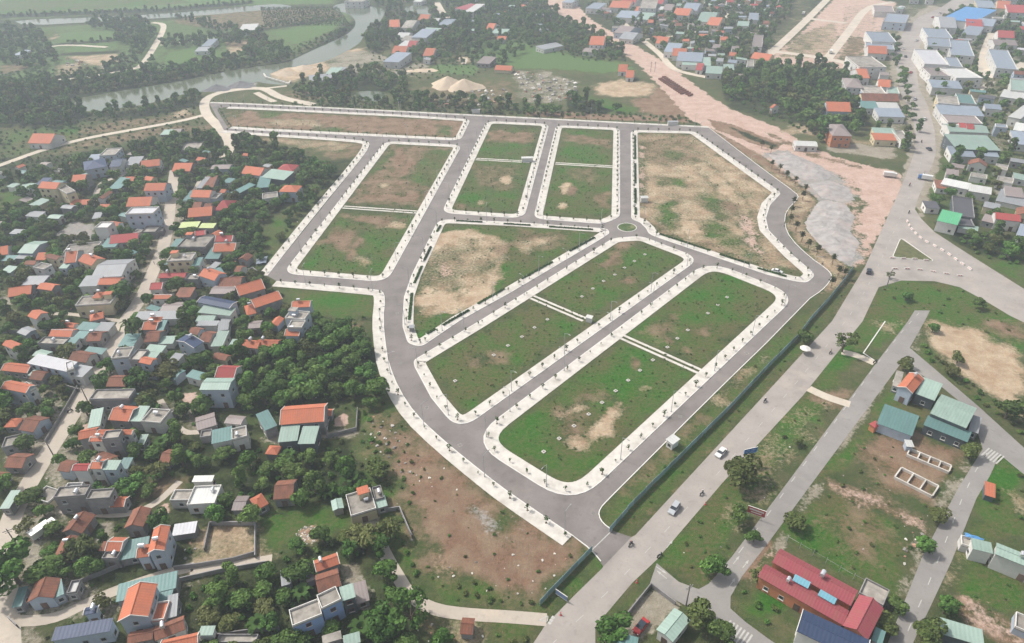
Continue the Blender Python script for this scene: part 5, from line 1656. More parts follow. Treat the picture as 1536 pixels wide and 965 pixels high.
for k, lp in LOOPS.items():
    ins = offset(lp, 5.4); poly = [(p.x, p.y) for p in ins]
    a = np.array(poly); lo, hi = a.min(0), a.max(0); n = int((hi-lo).prod()/9); X = RNG.uniform(lo[0], hi[0], n); Y = RNG.uniform(lo[1], hi[1], n)
    m = inside_poly(X, Y, poly) > .5
    X, Y = X[m], Y[m]; Wl = paint_all(X, Y, PAINTS)
    bare = np.maximum(Wl[0][:, 1], Wl[0][:, 0]*.8)
    for x, y, b_ in zip(X, Y, bare):
        if RNG.random() > b_*1.3+.1: weeds.append((float(x), float(y), float(RNG.uniform(.18, .55))))
gn_stuff('weeds_on_plots', weeds, TUFT)
# rubble and litter on bare ground
rk = []
for i in range(4):
    rg = random.Random(i); mb = MB(); pts = [Vector((rg.uniform(-1,1), rg.uniform(-1,1), rg.uniform(0,.8))).normalized()*rg.uniform(.6,1) for _ in range(8)]
    mb.box(-.6,.7,-.5,.5,0,.6, M=Matrix.Rotation(rg.uniform(0,1),4,'X') @ Matrix.Rotation(rg.uniform(0,3),4,'Z')); mb.box(-.2,.9,-.9,.1,0,.4, M=Matrix.Rotation(rg.uniform(0,3),4,'Z'))
    rk.append(mb.mesh('chunk', m_plain('rubble_%s' % 'abcd'[i], ((.55,.52,.48), (.42,.24,.17), (.62,.58,.52), (.25,.23,.21))[i], .9, .2, 2, .3)))
rub = []
for i, (pl, sp, a, b) in enumerate((('655,850 740,830 870,830 815,895 745,902', 3.0, .12, .4), ('560,625 600,640 600,680 575,700 545,650', 2.0, .2, .7), ('590,690 640,700 660,720 600,712', 2, .2, .6),
    ('700,128 760,135 772,158 670,158 668,144', 5, .8, 2), ('768,105 872,125 860,150 800,158', 5, .8, 2.2), ('95,85 175,82 175,95 100,100', 6, 1, 2.4),
    ('1390,740 1440,700 1450,740 1400,790', 2.2, .2, .6), ('1355,800 1395,795 1385,830 1350,850', 2, .2, .7), ('640,930 740,925 735,965 640,965', 2, .15, .4),
    ('270,800 310,790 300,845 262,850', 1.8, .2, .6), ('320,800 390,795 390,835 330,835', 3, .15, .5), ('1500,455 1536,470 1536,485 1480,458', 2.5, .3, 1), ('985,842 1245,610 1065,868', 7, .1, .28), ('1152,830 1330,590 1400,770 1250,850', 7, .1, .28), ('@', 0, 0, 0))):
    if pl != '@': rub += scatter(pl, sp, a, b, Darts(), 500+i, lim=900)
c = P(462, 803)
for _ in range(160):
    t, q = RNG.uniform(0, 6.28), RNG.random()**.6; rub.append((c.x+3.4*q*math.cos(t), c.y+3.2*q*math.sin(t), float(RNG.uniform(.12, .3))))
for _ in range(700):       # scraps of litter over the village yards
    x, y = RNG.uniform(-190, -10), RNG.uniform(90, 330)
    if not occ(x, y, .5): rub.append((float(x), float(y), float(RNG.uniform(.12, .4))))
gn_stuff('rubble', rub, rk)
# banana plants and palms
ban = []
for s, n in (('380,680 560,690 590,765 400,765', 10), ('240,560 300,620 280,740 200,720', 12), ('300,880 440,862 560,960 300,990', 12), ('20,440 130,450 60,620 0,620', 4), ('330,250 480,250 430,380 340,340', 6)):
    l = scatter(s, 7, 2.2, 3.2, Darts(), 900+n, lim=n, occr=.3); ban += l
for i, (x, y, r) in enumerate(ban):
    hd, d, rel = near_house(x, y); o = empty('banana_plant', (x, y, 0), i*1.3, r)
    tag(o, f"{('', 'second ', 'third ', 'fourth ')[min(3, used.setdefault(('b', id(hd)), 0))]}banana plant {rel} the {hd['short']}, {hd['zone'].split(', ')[-1]}", 'banana plant', 'banana plants in the village gardens'); used[('b', id(hd))] += 1; inst('leaf_crown', BAN, o); inst('stem', BANT, o)
for px, py, lab in ((204, 515, 'palm tree with feathery dark crown beside the teal lane shed'), (892, 68, 'leftmost palm beside the orange roofed house at the pink earthwork'), (905, 66, 'rightmost palm beside the orange roofed house at the pink earthwork'), (862, 190, '')):
    if lab:
        p = P(px, py); o = empty('palm_tree', (p.x, p.y, 0), px, 3.6); tag(o, lab, 'palm tree'); inst('crown', PALM, o); inst('trunk', PALT, o)
# ------------------------------------------------ street things of the estate
def ordw(n):
    a = ['zeroth','first','second','third','fourth','fifth','sixth','seventh','eighth','ninth','tenth','eleventh','twelfth','thirteenth','fourteenth','fifteenth','sixteenth','seventeenth','eighteenth','nineteenth','twentieth']
    if n <= 20: return a[n]
    t = {2:'twenty',3:'thirty',4:'forty',5:'fifty',6:'sixty',7:'seventy',8:'eighty',9:'ninety'}[n//10 % 10]
    return ('a hundred and ' if n >= 100 else '')+(t+'-'+a[n % 10] if n % 10 else t.replace('ty', 'tieth'))
NAMES = {'A': 'northern strip plot', 'B': 'western plot', 'C': 'small northwest plot', 'D': 'small north plot', 'E': 'bare eastern plot', 'F': 'southeast plot', 'G': 'central plot', 'H': 'sandy wedge plot'}
SPM = []
for i in range(3):
    rg = random.Random(i); mb = MB(); mb.box(-.55,.55,-.55,.55,.135,.165, 1); mb.box(-.38,.38,-.38,.38,.165,.18, 2)
    mb.cyl((0,0,.1), (rg.uniform(-.15,.15), rg.uniform(-.15,.15), 2.6), .06, .035, 5, 0)
    for k in range(3): mb.cyl((.3*math.cos(k*2.1),.3*math.sin(k*2.1),.15), (.04*math.cos(k*2.1),.04*math.sin(k*2.1),1.4), .03, .025, 4, 0)
    for k in range(34):
        c = Vector((rg.gauss(0,.36), rg.gauss(0,.36), rg.uniform(1.7,3.3))); a = Vector((rg.gauss(0,1), rg.gauss(0,1), rg.gauss(0,1))).normalized()*.24; b = a.cross(Vector((rg.gauss(0,1), rg.gauss(0,1), rg.gauss(0,1)))).normalized()*.2
        mb.add([c-a-b, c+a-b, c+a+b, c-a+b], [(0,1,2,3)], 3)
    SPM.append(mb.mesh('sapling', [M['bark'], M['kerb'], M['bark'], M['leaf']]))
lst = []
for k, lp in LOOPS.items():
    for p, d in walk(offset(lp, 1.5), 6.6, True, 2.):
        n = Vector((d.y, -d.x, 0)); lst.append((p, n, NAMES[k]))
for lp, sd, nm in ((K_WEST, 1, 'outer west pavement'), (K_SW, -1, 'long curved pavement')):
    for p, d in walk(offset(lp, 1.5*sd, False), 6.6, False, 3.): lst.append((p, Vector((d.y, -d.x, 0))*sd, nm))
for p, d in walk(offset(K_NORTH, 1.4, False), 8., False, 3.): lst.append((p, Vector((0, 1, 0)), 'thin northern pavement'))
lst = [q for q in lst if inview(q[0].x, q[0].y)]
lst.sort(key=lambda q: q[0].length)
big, rest_s = lst[:290], lst[290:]
gg = {}
for p, n, nm in big:
    e = ('right edge' if n.x > 0 else 'left edge') if abs(n.x) > abs(n.y) else ('far edge' if n.y > 0 else 'near edge')
    gg.setdefault((nm, e if 'plot' in nm else ''), []).append(p)
i = 0
for (nm, e), l in gg.items():
    l.sort(key=lambda p: p.x if 'far' in e or 'near' in e or not e else p.y)
    for k, p in enumerate(l):
        o = inst('sapling', SPM[i % 3], None, (p.x, p.y, 0), i*.9, random.choice((.35, .5, .55, .6, .65, .8))); i += 1
        where = (f"along the {e} of the {nm}" if e else f"along the {nm}")
        tag(o, f"{ordw(k+1)} sapling {where}, from its {'left' if ('far' in e or 'near' in e or not e) else 'near'} end", 'sapling', 'saplings on the estate pavements')
gn_stuff('far_saplings', [(p.x, p.y, .7) for p, n, nm in rest_s], SPM)
# lamps
lm = MB(); lm.cyl((0,0,.1), (0,0,9), .11, .06, 7, 0); lm.cyl((0,0,.1), (0,0,.5), .2, .18, 8, 0)
LPOLE = lm.mesh('pole', M['postgrey']); la = MB(); la.cyl((0,0,8.8), (1.0,0,9.35), .05, .045, 6).cyl((1.0,0,9.35), (1.9,0,9.4), .045, .04, 6); LARM = la.mesh('arm', M['postgrey'])
LHEAD = MB().add([(1.7,-.16,9.3),(2.6,-.12,9.34),(2.6,.12,9.34),(1.7,.16,9.3),(1.75,-.1,9.48),(2.5,-.07,9.44),(2.5,.07,9.44),(1.75,.1,9.48)], [(4,5,6,7),(0,1,5,4),(1,2,6,5),(2,3,7,6),(3,0,4,7),(3,2,1,0)]).mesh('lamp_head', M['frame'])
LIST = []
for k, lp in LOOPS.items():
    if k in 'AE': step = 30
    else: step = 28
    for p, d in walk(offset(lp, .9), step, True, 9.):
        n = Vector((d.y, -d.x, 0))
        if k in 'CDB' and abs(n.y) > .8: continue
        LIST.append((p, n, NAMES[k]))
for p, d in walk(offset(K_SW, -.9, False), 30, False, 14): LIST.append((p, Vector((d.y, -d.x, 0))*-1, 'long curved pavement'))
for p, d in walk(offset(K_NORTH, .9, False), 34, False, 14): LIST.append((p, Vector((0, -1, 0)), 'thin northern pavement'))
by = {}
for q in LIST:
    if inview(q[0].x, q[0].y): by.setdefault(q[2], []).append(q)
for nm, l in by.items():
    for k, (p, n, _) in enumerate(l):
        o = empty('street_lamp', (p.x, p.y, 0), math.atan2(n.y, n.x)); inst('pole', LPOLE, o); inst('arm', LARM, o); inst('lamp_head', LHEAD, o)
        tag(o, f"grey street lamp at the {nm}, {ordw(k+1)} going anticlockwise" if 'plot' in nm else f"grey street lamp on the {nm}, {ordw(k+1)} from its {'far' if 'curved' in nm else 'left'} end", 'street lamp', 'street lamps of the new estate')
# planter hedges (flush beds with low hedges) on pavements of H and E
def hedge(s, lab):
    a, b = PP(pairs(s)); d = (b-a); L = d.length; d.normalize(); root = empty('planter', (a.x, a.y, .14), math.atan2(d.y, d.x)); tag(root, lab, 'planter', 'hedge planters on the estate pavements')
    MB().box(0, L, -.75, -.62, 0, .1).box(0, L, .62, .75, 0, .1).box(0, .13, -.62, .62, 0, .1).box(L-.13, L, -.62, .62, 0, .1).build('kerb', M['kerb'], root)
    n = int(L*26); mb = MB(); rg = random.Random(int(a.x))
    mb.box(.13, L-.13, -.6, .6, 0, .12)
    for _ in range(n):
        c = Vector((rg.uniform(.2, L-.2), rg.uniform(-.5, .5), rg.uniform(.15, .5))); u = Vector((rg.gauss(0,1), rg.gauss(0,1), rg.gauss(0,.5))).normalized()*.2; v = u.cross(Vector((rg.gauss(0,1), rg.gauss(0,1), rg.gauss(0,1)))).normalized()*.2
        mb.add([c-u-v, c+u-v, c+u+v, c-u+v], [(0,1,2,3)])
    mb.build('hedge', M['leafbright'], root)
for k, s in enumerate(('655.5,349 661,339', '636.5,392 646.5,371', '621.5,426 633,400', '614,481 618,441')): hedge(s, f"narrow hedge bed on the left pavement of the sandy wedge plot, {ordw(k+1)} from the top")
for k, s in enumerate(('684,332 724,334.2', '755,336.5 796,339', '823,341 890,345.5')): hedge(s, f"narrow hedge bed on the upper pavement of the sandy wedge plot, {ordw(k+1)} from left")
for k, s in enumerate(('892,357 854,378', '829,393.5 782,419.5', '757,434 716,457', '704,466 664,489', '654,494 640,502')): hedge(s, f"narrow hedge bed on the diagonal pavement of the sandy wedge plot, {ordw(k+1)} from right")
for k, s in enumerate(('952.5,204 952.7,240', '952.8,246 953,276', '953,284 953.2,306', '953.4,312 953.6,323')): hedge(s, f"narrow hedge bed on the left pavement of the bare eastern plot, {ordw(k+1)} from the top")
for k, s in enumerate(('989,352 1066,377', '1079,382.5 1124,397', '1136,403 1180,416')): hedge(s, f"narrow hedge bed on the lower pavement of the bare eastern plot, {ordw(k+1)} from left")
# larger staked trees on the pink bank
tb = MB(); tb.cyl((0,0,0), (0,0,5), .12, .06, 6, 0)
for k in range(3): tb.cyl((.9*math.cos(k*2.1),.9*math.sin(k*2.1),0), (.08*math.cos(k*2.1),.08*math.sin(k*2.1),2.6), .05, .05, 4, 0)
BTK = tb.mesh('trunk', M['bark']); rg = random.Random(9); tb = MB()
for k in range(130):
    c = Vector((rg.gauss(0,.6), rg.gauss(0,.6), rg.uniform(3.6,6.0))); a = Vector((rg.gauss(0,1), rg.gauss(0,1), rg.gauss(0,1))).normalized()*.3; b = a.cross(Vector((rg.gauss(0,1), rg.gauss(0,1), rg.gauss(0,1)))).normalized()*.26
    tb.add([c-a-b, c+a-b, c+a+b, c-a+b], [(0,1,2,3)])
BCR = tb.mesh('crown', M['leafdry'])
bank = [(x, y) for x, y in pairs('20,50 66,75 108,115 160,150 222,200 205,240 150,275 137,330 130,382 165,425 200,490 238,535 292,570 383,625 418,700 375,765 455,712 15,-40 -40,-70')]
for k, (x, y) in enumerate(bank):
    p = P(*TP(3, 1, x, y)); o = empty('staked_tree', (p.x, p.y, 0), k, .85); inst('trunk', BTK, o); inst('crown', BCR, o)
    tag(o, f"{ordw(k+1)} thin staked tree down the pink bank outside the winding road", 'young tree', 'staked trees on the pink bank')
# construction fence
def m_sheet(name, c):
    return m_roof(name, c, .5, .5, hue(c, .6), .4, rnd=.25, depth=.05)
M['fence'] = m_sheet('fence_sheet', (.22,.34,.36)); FP = MB(); FP.box(.04, 2.96, -.03, .03, .12, 2.25)
FPM = FP.mesh('panel', M['fence']); FPO = MB().box(-.05, .05, -.05, .05, 0, 2.4).mesh('post', M['postgrey']); FR = MB().box(.05, 2.95, -.06, -.03, 1.9, 2.0).mesh('rail', M['frame'])
def fence(s, lab):
    lp = PP(pairs(s)); root = empty('construction_fence', lp[0]); tag(root, lab, 'fence')
    for p, d in walk(lp, 3.0, False):
        q = p-lp[0]; rz = math.atan2(d.y, d.x); inst('panel', FPM, root, q, rz+random.uniform(-.03, .03)); inst('post', FPO, root, q, rz); inst('rail', FR, root, q, rz)
fence('1279,405 1262,428 1240,455 1216,481 1197,507 1152,552 1100,608 1040,668 985.5,722 950,758 922,790', 'long blue-grey sheet metal construction fence between the estate and the highway')
fence('888,827 850,866 814,904', 'short sheet metal construction fence in front of the bare brown lot')
# low walls in the village
WALLS = (('garden_wall', '262,855 300,850 350,842 384,832', 'low grey wall below the debris yard'), ('garden_wall', '316,788 384,788 384,838', 'low brick wall round the square sandy yard'),
 ('garden_wall', '316,788 308,828', 'low side wall at the debris end of the square sandy yard'), ('garden_wall', '268,873 330,859 400,847', 'long dark wall under the sandy track'),
 ('garden_wall', '118,583 102,612 85,640 70,665', 'pale wall lining the village lane, left verge'), ('garden_wall', '75,575 120,588', 'yard wall behind the pale lane warehouse'),
 ('garden_wall', '490,658 535,646 537,616', 'white wall round the concrete fountain yard'), ('garden_wall', '15,930 28,942', 'gate wall at the lane corner, bottom'),
 ('garden_wall', '115,878 178,852 180,845', 'grey wall between the red patio and the small grey yard'), ('garden_wall', '940,925 976,880', 'wall of the forecourt facing the highway'),
 ('garden_wall', '976,880 1013,908', 'wall of the forecourt facing the cross road'), ('garden_wall', '0,500 40,500 60,505', 'field wall at the green paddy plots'),
 ('garden_wall', '565,770 600,765 615,800 619,808', 'fence-like wall beside the cream bungalow'), ('garden_wall', '300,960 384,948 420,945', 'low wall across the bottom orchard'),
 ('garden_wall', '345,420 380,405 398,420', 'low stone wall near the estate road corner'))
for nm, s, lab in WALLS:
    lp = PP(pairs(s)); o = band(lp, -.12, .12, 0, 1.5, nm, M['y'], False); del o['kind']; tag(o, lab, 'wall')
# compound frame fence along the maroon north wing
lp = PP(pairs('1180,812 1225,838 1262,860 1300,880')); root = empty('wire_fence', lp[0]); tag(root, 'grey post and rail fence around the weedy kitchen plots', 'fence')
for p, d in walk(lp, 3.4, False): inst('post', FPO, root, p-lp[0], math.atan2(d.y, d.x)); inst('rail', FR, root, p-lp[0], math.atan2(d.y, d.x))
# barrier blocks on the fork
bb = MB(); bb.prism([(-.3,0),(-.3,.2),(-.12,.75),(.12,.75),(.3,.2),(.3,0)][::-1], -1.0, 1.0); BARR = bb.mesh('barrier_block', M['kerb'])
bs = MB().box(-.55, -.05, -.28, .28, .3, .6).box(.35, .75, -.28, .28, .3, .6).mesh('red_band', m_plain('barrier_red', (.45,.06,.04), .7, .2, 3))
n = 0
for s, st, lab in (('1361,333 1368,346 1385,361 1405,371 1425,383 1442,396 1458,406', 4.2, 'upper curved row at the highway fork'), ('1342,404 1365,404 1385,406 1410,410 1443,415', 5.0, 'lower row at the highway fork'), ('1338,388 1370,389 1403,393', 4.6, 'row along the grass triangle')):
    for k, (p, d) in enumerate(walk(smooth(PP(pairs(s), .03), 1), st, False)):
        o = empty('road_barrier', p, math.atan2(d.y, d.x)+random.uniform(-.12, .12)); inst('block', BARR, o); inst('red_band', bs, o)
        tag(o, f"{ordw(k+1)} concrete barrier from left in the {lab}", 'road barrier', 'concrete barriers at the highway fork')
# marker blocks with covers on the plots
mb = MB().box(-.55,.55,-.55,.55,0,.28); MKB = mb.mesh('block', M['pave']); MKC = MB().cyl((0,0,.28), (0,0,.34), .32, n=10).mesh('cover', M['darkpost'])
for row, pts in (('southeast plot', [(2,2,*q) for q in pairs('135,40 60,95 1055,55 992,105 932,158 845,235 768,297 697,357 622,420 540,490 460,560 372,630 283,706 190,785')]+[(2,1,*q) for q in pairs('1290,822 1234,868 1175,918')]), ('central plot', [(2,1,*q) for q in pairs('735,605 675,645 617,687 550,725 485,770 420,818 213,955 797,565')]+[(1,2,*q) for q in pairs('1512,148 1427,205 1195,360')])):
    for k, q in enumerate(sorted(pts, key=lambda t: TP(*t)[0])):
        p = P(*TP(*q)); o = empty('manhole_block', (p.x, p.y, 0), 0.7); inst('block', MKB, o); inst('cover', MKC, o)
        tag(o, f"{ordw(k+1)} pale manhole block from left on the grass of the {row}", 'manhole block', 'manhole blocks on the plots')
# cabins and cabinets
def cabin(px, py, L, W_, h, rz, lab, roof='W', name='cabin', wall='w', z=0.):
    p = P(px, py); u = Vector((math.cos(rz), math.sin(rz), 0)); v = Vector((-u.y, u.x, 0)); A = p-u*L/2-v*W_/2; A.z = h
    n0 = len(HOUSES); o = box_house(A, A+u*L, A+v*W_, h, 's', roof, wall, lab, 1, name=name, cat=name, tankok=False); hd = HOUSES.pop(); o['label'] = lab; o['category'] = name.replace('_', ' '); return o
cabin(1008, 669, 3.6, 2.8, 2.7, .7, 'white guard cabin beside the road along the construction fence')
cabin(883.5, 483, 2.6, 1.8, 2.3, -.5, 'white utility kiosk at the end of the twin drain strips in the central plot', name='utility_kiosk')
cabin(617, 497, 1.6, 1.6, 2.0, 0, 'grey electrical cabinet at the lower tip of the sandy wedge plot', 'Y', 'electrical_cabinet', 'y')
cabin(966, 303, 4, 2.6, 2.6, 0, 'small white site container on the bare eastern plot', name='site_container')
cabin(791, 242.5, 7, 2.4, 2.4, 0, 'white container beside the small northwest plot', name='site_container')
cabin(714, 170, 6, 2.5, 2.5, 0, 'white box van body parked by the northern road', name='site_container')
cabin(1009, 188, 7, 2.5, 2.4, 0, 'grey container on the northern pavement near the pink slope', 'Y', 'site_container')
# posts
PLM = MB().cyl((0,0,0), (0,0,8), .2, .12, 7).mesh('pole', M['darkpost']); PCA = MB().box(-1.1, 1.1, -.06, .06, 7.2, 7.35).box(-.8, .8, -.06, .06, 6.6, 6.72).mesh('crossarm', M['darkpost'])
PIN = MB().cyl((-.9,0,7.35), (-.9,0,7.6), .06, n=6).cyl((.9,0,7.35), (.9,0,7.6), .06, n=6).cyl((0,0,8), (0,0,8.25), .06, n=6).mesh('insulator', M['trim'])
for px, py, lab in ((134, 607, 'leaning power pole beside the village lane near the tiled arch gate'), (84, 690, 'power pole at the lane verge in front of the turquoise arched house'), (29, 823, 'dark double power pole by the scrap yard on the village lane'),
    (1029, 908, 'weathered power pole on the cross road, opposite the walled forecourt'), (246, 402, 'power pole at the lane bend in the upper village'), (1176, 340, 'tall grey pole on the inner side of the winding road'), (1330, 430, 'power pole at the highway fork'), (976, 108, 'left tall pole of the pair on the pink earthwork'), (982, 108, 'right tall pole of the pair on the pink earthwork'), (660, 165, 'pole in front of the pond woodland'), (840, 165, 'slim pole on the strip behind the northern road')):
    p = P(px, py); o = empty('power_pole', p, .5); inst('pole', PLM, o); inst('crossarm', PCA, o); inst('insulator', PIN, o); tag(o, lab, 'power pole')
# signs
def board(px, py, w_, h_, z0, rz, col, lab, name='sign_board', two=True):
    p = P(px, py); o = empty(name, p, rz); tag(o, lab, 'sign')
    MB().box(-w_/2, w_/2, -.06, .06, z0, z0+h_).build('board', col, o)
    fr = MB().box(-w_/2-.08, w_/2+.08, -.08, .08, z0+h_, z0+h_+.1).box(-w_/2-.08, w_/2+.08, -.08, .08, z0-.1, z0).build('frame', M['trim'], o)
    for x in ((-w_*.35, w_*.35) if two else (w_*.3,)): MB().cyl((x, .1, 0), (x, .1, z0+h_*.6), .07, n=6).build('post', M['postgrey'], o)
    return o
blue = m_plain('sign_blue', (.03,.20,.55), .5, .05, 1, .02); red = m_plain('sign_red', (.42,.06,.06), .5, .2, .8, .02)
o = board(1121, 697, 4.2, 2.0, 4.6, .25, blue, 'blue overhead direction sign on a single post beside the highway', 'direction_sign', False)
mbx = MB(); [mbx.box(x0, x1, -.075, -.062, z, z+.14) for x0, x1, z in ((-1.7,-.5,5.9),(.2,1.6,5.9),(-1.7,-.9,5.3),(.2,1.2,5.3),(-.1,-.0,4.8))]; mbx.build('lettering', M['trim'], o)
o = board(1132, 778, 4.6, 2.4, 1.6, -.5, red, 'red and white notice board standing in the verge between the roads', 'notice_board'); MB().box(-1.9, 1.9, -.075, -.062, 2.9, 3.5).box(-1.4, 1.4, -.075, -.062, 2.1, 2.5).build('lettering', M['trim'], o)
board(842, 898, 3.4, 1.6, .6, -.7, m_plain('sign_faded', (.16,.22,.36), .6, .2, 1, 0), 'faded blue board leaning against the short construction fence', 'notice_board')
for px, py, lab in ((955, 874, 'red and white marker post at the tip of the forecourt verge'), (1058, 757, 'red marker post on the highway verge'), (841, 923, 'small red marker at the path mouth')):
    p = P(px, py); o = empty('marker_post', p); MB().cyl((0,0,0), (0,0,1.1), .14, n=8).build('post', red, o); MB().cyl((0,0,.5), (0,0,.75), .15, n=8).build('white_band', M['trim'], o); MB().cyl((0,0,0), (0,0,.12), .35, .3, n=8).build('base', red, o); tag(o, lab, 'marker post')
# heaps
def heap(px, py, rx, ry, h, mat, lab, name, cat, seed=1, z=0.02):
    p = P(px, py); rg = np.random.default_rng(seed); N, K = 12, 30; vs = [(0, 0, h)]; fs = []
    for i in range(1, N+1):
        for k in range(K):
            t = 2*math.pi*k/K; q = i/N; wob = 1+.12*math.sin(3*t+seed)+.07*math.sin(7*t+seed*2)
            vs.append((rx*q*wob*math.cos(t), ry*q*wob*math.sin(t), max(-.05, h*(1-q)**1.1*(1+.12*math.sin(5*t+seed)*q) + float(rg.normal())*h*.02) if i < N else -.05))
    fs += [(0, 1+k, 1+(k+1) % K) for k in range(K)]
    for i in range(N-1): fs += [(1+i*K+k, 1+(i+1)*K+k, 1+(i+1)*K+(k+1) % K, 1+i*K+(k+1) % K) for k in range(K)]
    o = MB().add(vs, fs).build(name, mat, None, (p.x, p.y, z)); tag(o, lab, cat); [setattr(f, 'use_smooth', True) for f in o.data.polygons]; occupy([(p.x+rx*math.cos(t), p.y+ry*math.sin(t)) for t in np.linspace(0, 6, 10)], 1)
sand = m_plain('heap_sand', (.52,.42,.31), .95, .1, .15, .05, dirt=((.40,.32,.24), .5)); gravel = m_plain('heap_gravel', (.17,.17,.17), .95, .2, .4, .05); gravel2 = m_plain('heap_pale_gravel', (.33,.31,.295), .95, .22, .3, .05, dirt=((.43,.345,.31), .8))
heap(672, 128, 14, 13, 7, sand, 'left of two big sand heaps behind the northern road', 'sand_heap', 'sand heap', 1)
heap(697, 131, 15, 13, 6.5, sand, 'right of two big sand heaps behind the northern road', 'sand_heap', 'sand heap', 2)
heap(326, 134, 11, 8, 4, gravel, 'left dark gravel heap on the river bank', 'gravel_heap', 'gravel heap', 3); heap(362, 129, 12, 8, 4, gravel, 'right dark gravel heap on the river bank', 'gravel_heap', 'gravel heap', 4)
heap(426, 111, 9, 8, 3, sand, 'sand heap on the stone quay', 'sand_heap', 'sand heap', 5); heap(455, 103, 10, 8, 3, sand, 'flat sand heap upstream of the stone quay', 'sand_heap', 'sand heap', 6)
from mathutils import noise as mnoise
def mound_field(px_poly, hgt, step, mat, lab):
    poly = [(p.x, p.y) for p in PP(pairs(px_poly))]; a = np.array(poly); lo, hi = a.min(0), a.max(0)
    X, Y = np.meshgrid(np.arange(lo[0], hi[0], step), np.arange(lo[1], hi[1], step)); D = inside_poly(X, Y, poly); Z = np.zeros_like(X)
    for idx in np.ndindex(X.shape):
        if D[idx] > 0:
            v = Vector((X[idx]*.07, Y[idx]*.07, 2.)); w = Vector((X[idx]*.3, Y[idx]*.3, 5.))
            Z[idx] = min(1, D[idx]/7)*hgt*(.45+.6*mnoise.noise(v)+.28*abs(mnoise.noise(w)))+.03
        else: Z[idx] = -.4
    n, m_ = X.shape; ids = np.arange(n*m_).reshape(n, m_); ok = D > -step*1.2
    fs = [(ids[i, k], ids[i, k+1], ids[i+1, k+1], ids[i+1, k]) for i in range(n-1) for k in range(m_-1) if ok[i, k] and ok[i+1, k+1] and ok[i, k+1] and ok[i+1, k]]
    o = MB().add(list(zip(X.ravel(), Y.ravel(), Z.ravel())), [tuple(int(q) for q in f) for f in fs]).build('gravel_heap', mat); tag(o, lab, 'gravel heap')
    occupy(poly, 1)
mound_field('1206,334 1226,303 1240,300 1268,305 1284,325 1276,345 1290,365 1280,392 1262,394 1240,378 1212,350', 2.0, 1.3, gravel2, 'wide pale gravel heap filling the bend of the winding road')
mound_field('1150,232 1182,228 1222,244 1252,262 1240,272 1205,270 1172,252', 1.9, 1.4, gravel2, 'long grey gravel heap above the winding road')
mound_field('1210,276 1245,270 1275,282 1284,300 1262,304 1232,298', 1.3, 1.4, gravel2, 'small grey gravel heap between the larger two')
heap(634, 106, 14, 6, 1.5, sand, 'flat pale spoil heap beside the striped green field', 'sand_heap', 'sand heap', 10)
# dark slabs stacked on the pink earthwork
for k, (q, lab) in enumerate(((((900,468),(925,467),(1095,580),(1070,590)), 'long dark row of pipes laid on the pink earthwork'), (((880,480),(900,476),(1040,570),(1020,575)), 'shorter dark row of pipes laid on the pink earthwork'))):
    pts = [P(*TP(2, 0, *t)) for t in q]; root = empty('pipe_stack', pts[0]); tag(root, lab, 'pipe stack')
    for i in range(14):
        a, b = pts[0].lerp(pts[3], 0), pts[1]
        s0 = pts[0].lerp(pts[3], i/14); s1 = pts[1].lerp(pts[2], i/14)
        MB().cyl(s0-pts[0]+Vector((0,0,.7)), s1-pts[0]+Vector((0,0,.7)), .75, n=8).build('pipe', M['B'] , root)
# tarps
for (c_, r_, pts, h, mat, lab) in ((1, 2, ((165,850),(215,850),(220,900),(175,895)), 1.6, 'b', 'small blue tarp in the dark trees by the fountain yard'), (1, 2, ((305,930),(350,925),(360,960),(315,966)), 1.6, 'b', 'bright blue tarp shelter beside the brown tiled roof'),
    (1, 1, ((0,585),(70,570),(60,610),(0,620)), 1.2, 'L', 'light blue tarps on the scrap yard below the estate road corner'), (3, 3, ((1180,300),(1300,340),(1290,352),(1185,325)), 3.2, 'b', 'blue tarp over the end of the white row building')):
    q = [P(*TP(c_, r_, *p), h) for p in pts]; o0 = q[0]; root = empty('tarp', (o0.x, o0.y, 0)); tag(root, lab, 'tarp')
    vs, N = [], 6
    for i in range(N+1):
        for k in range(N+1):
            a = q[0].lerp(q[1], i/N).lerp(q[3].lerp(q[2], i/N), k/N)-Vector((o0.x, o0.y, 0)); a.z += .25*math.sin(i*2.1+k)*(.5)-.4*((i/N-.5)**2+(k/N-.5)**2); vs.append(a)
    MB().add(vs, [(i*(N+1)+k, (i+1)*(N+1)+k, (i+1)*(N+1)+k+1, i*(N+1)+k+1) for i in range(N) for k in range(N)]).build('sheet', M[mat], root)
    for v in (0, N, (N+1)*N, (N+1)**2-1): MB().cyl((vs[v].x, vs[v].y, 0), vs[v], .04, n=5).build('pole', M['postgrey'], root)
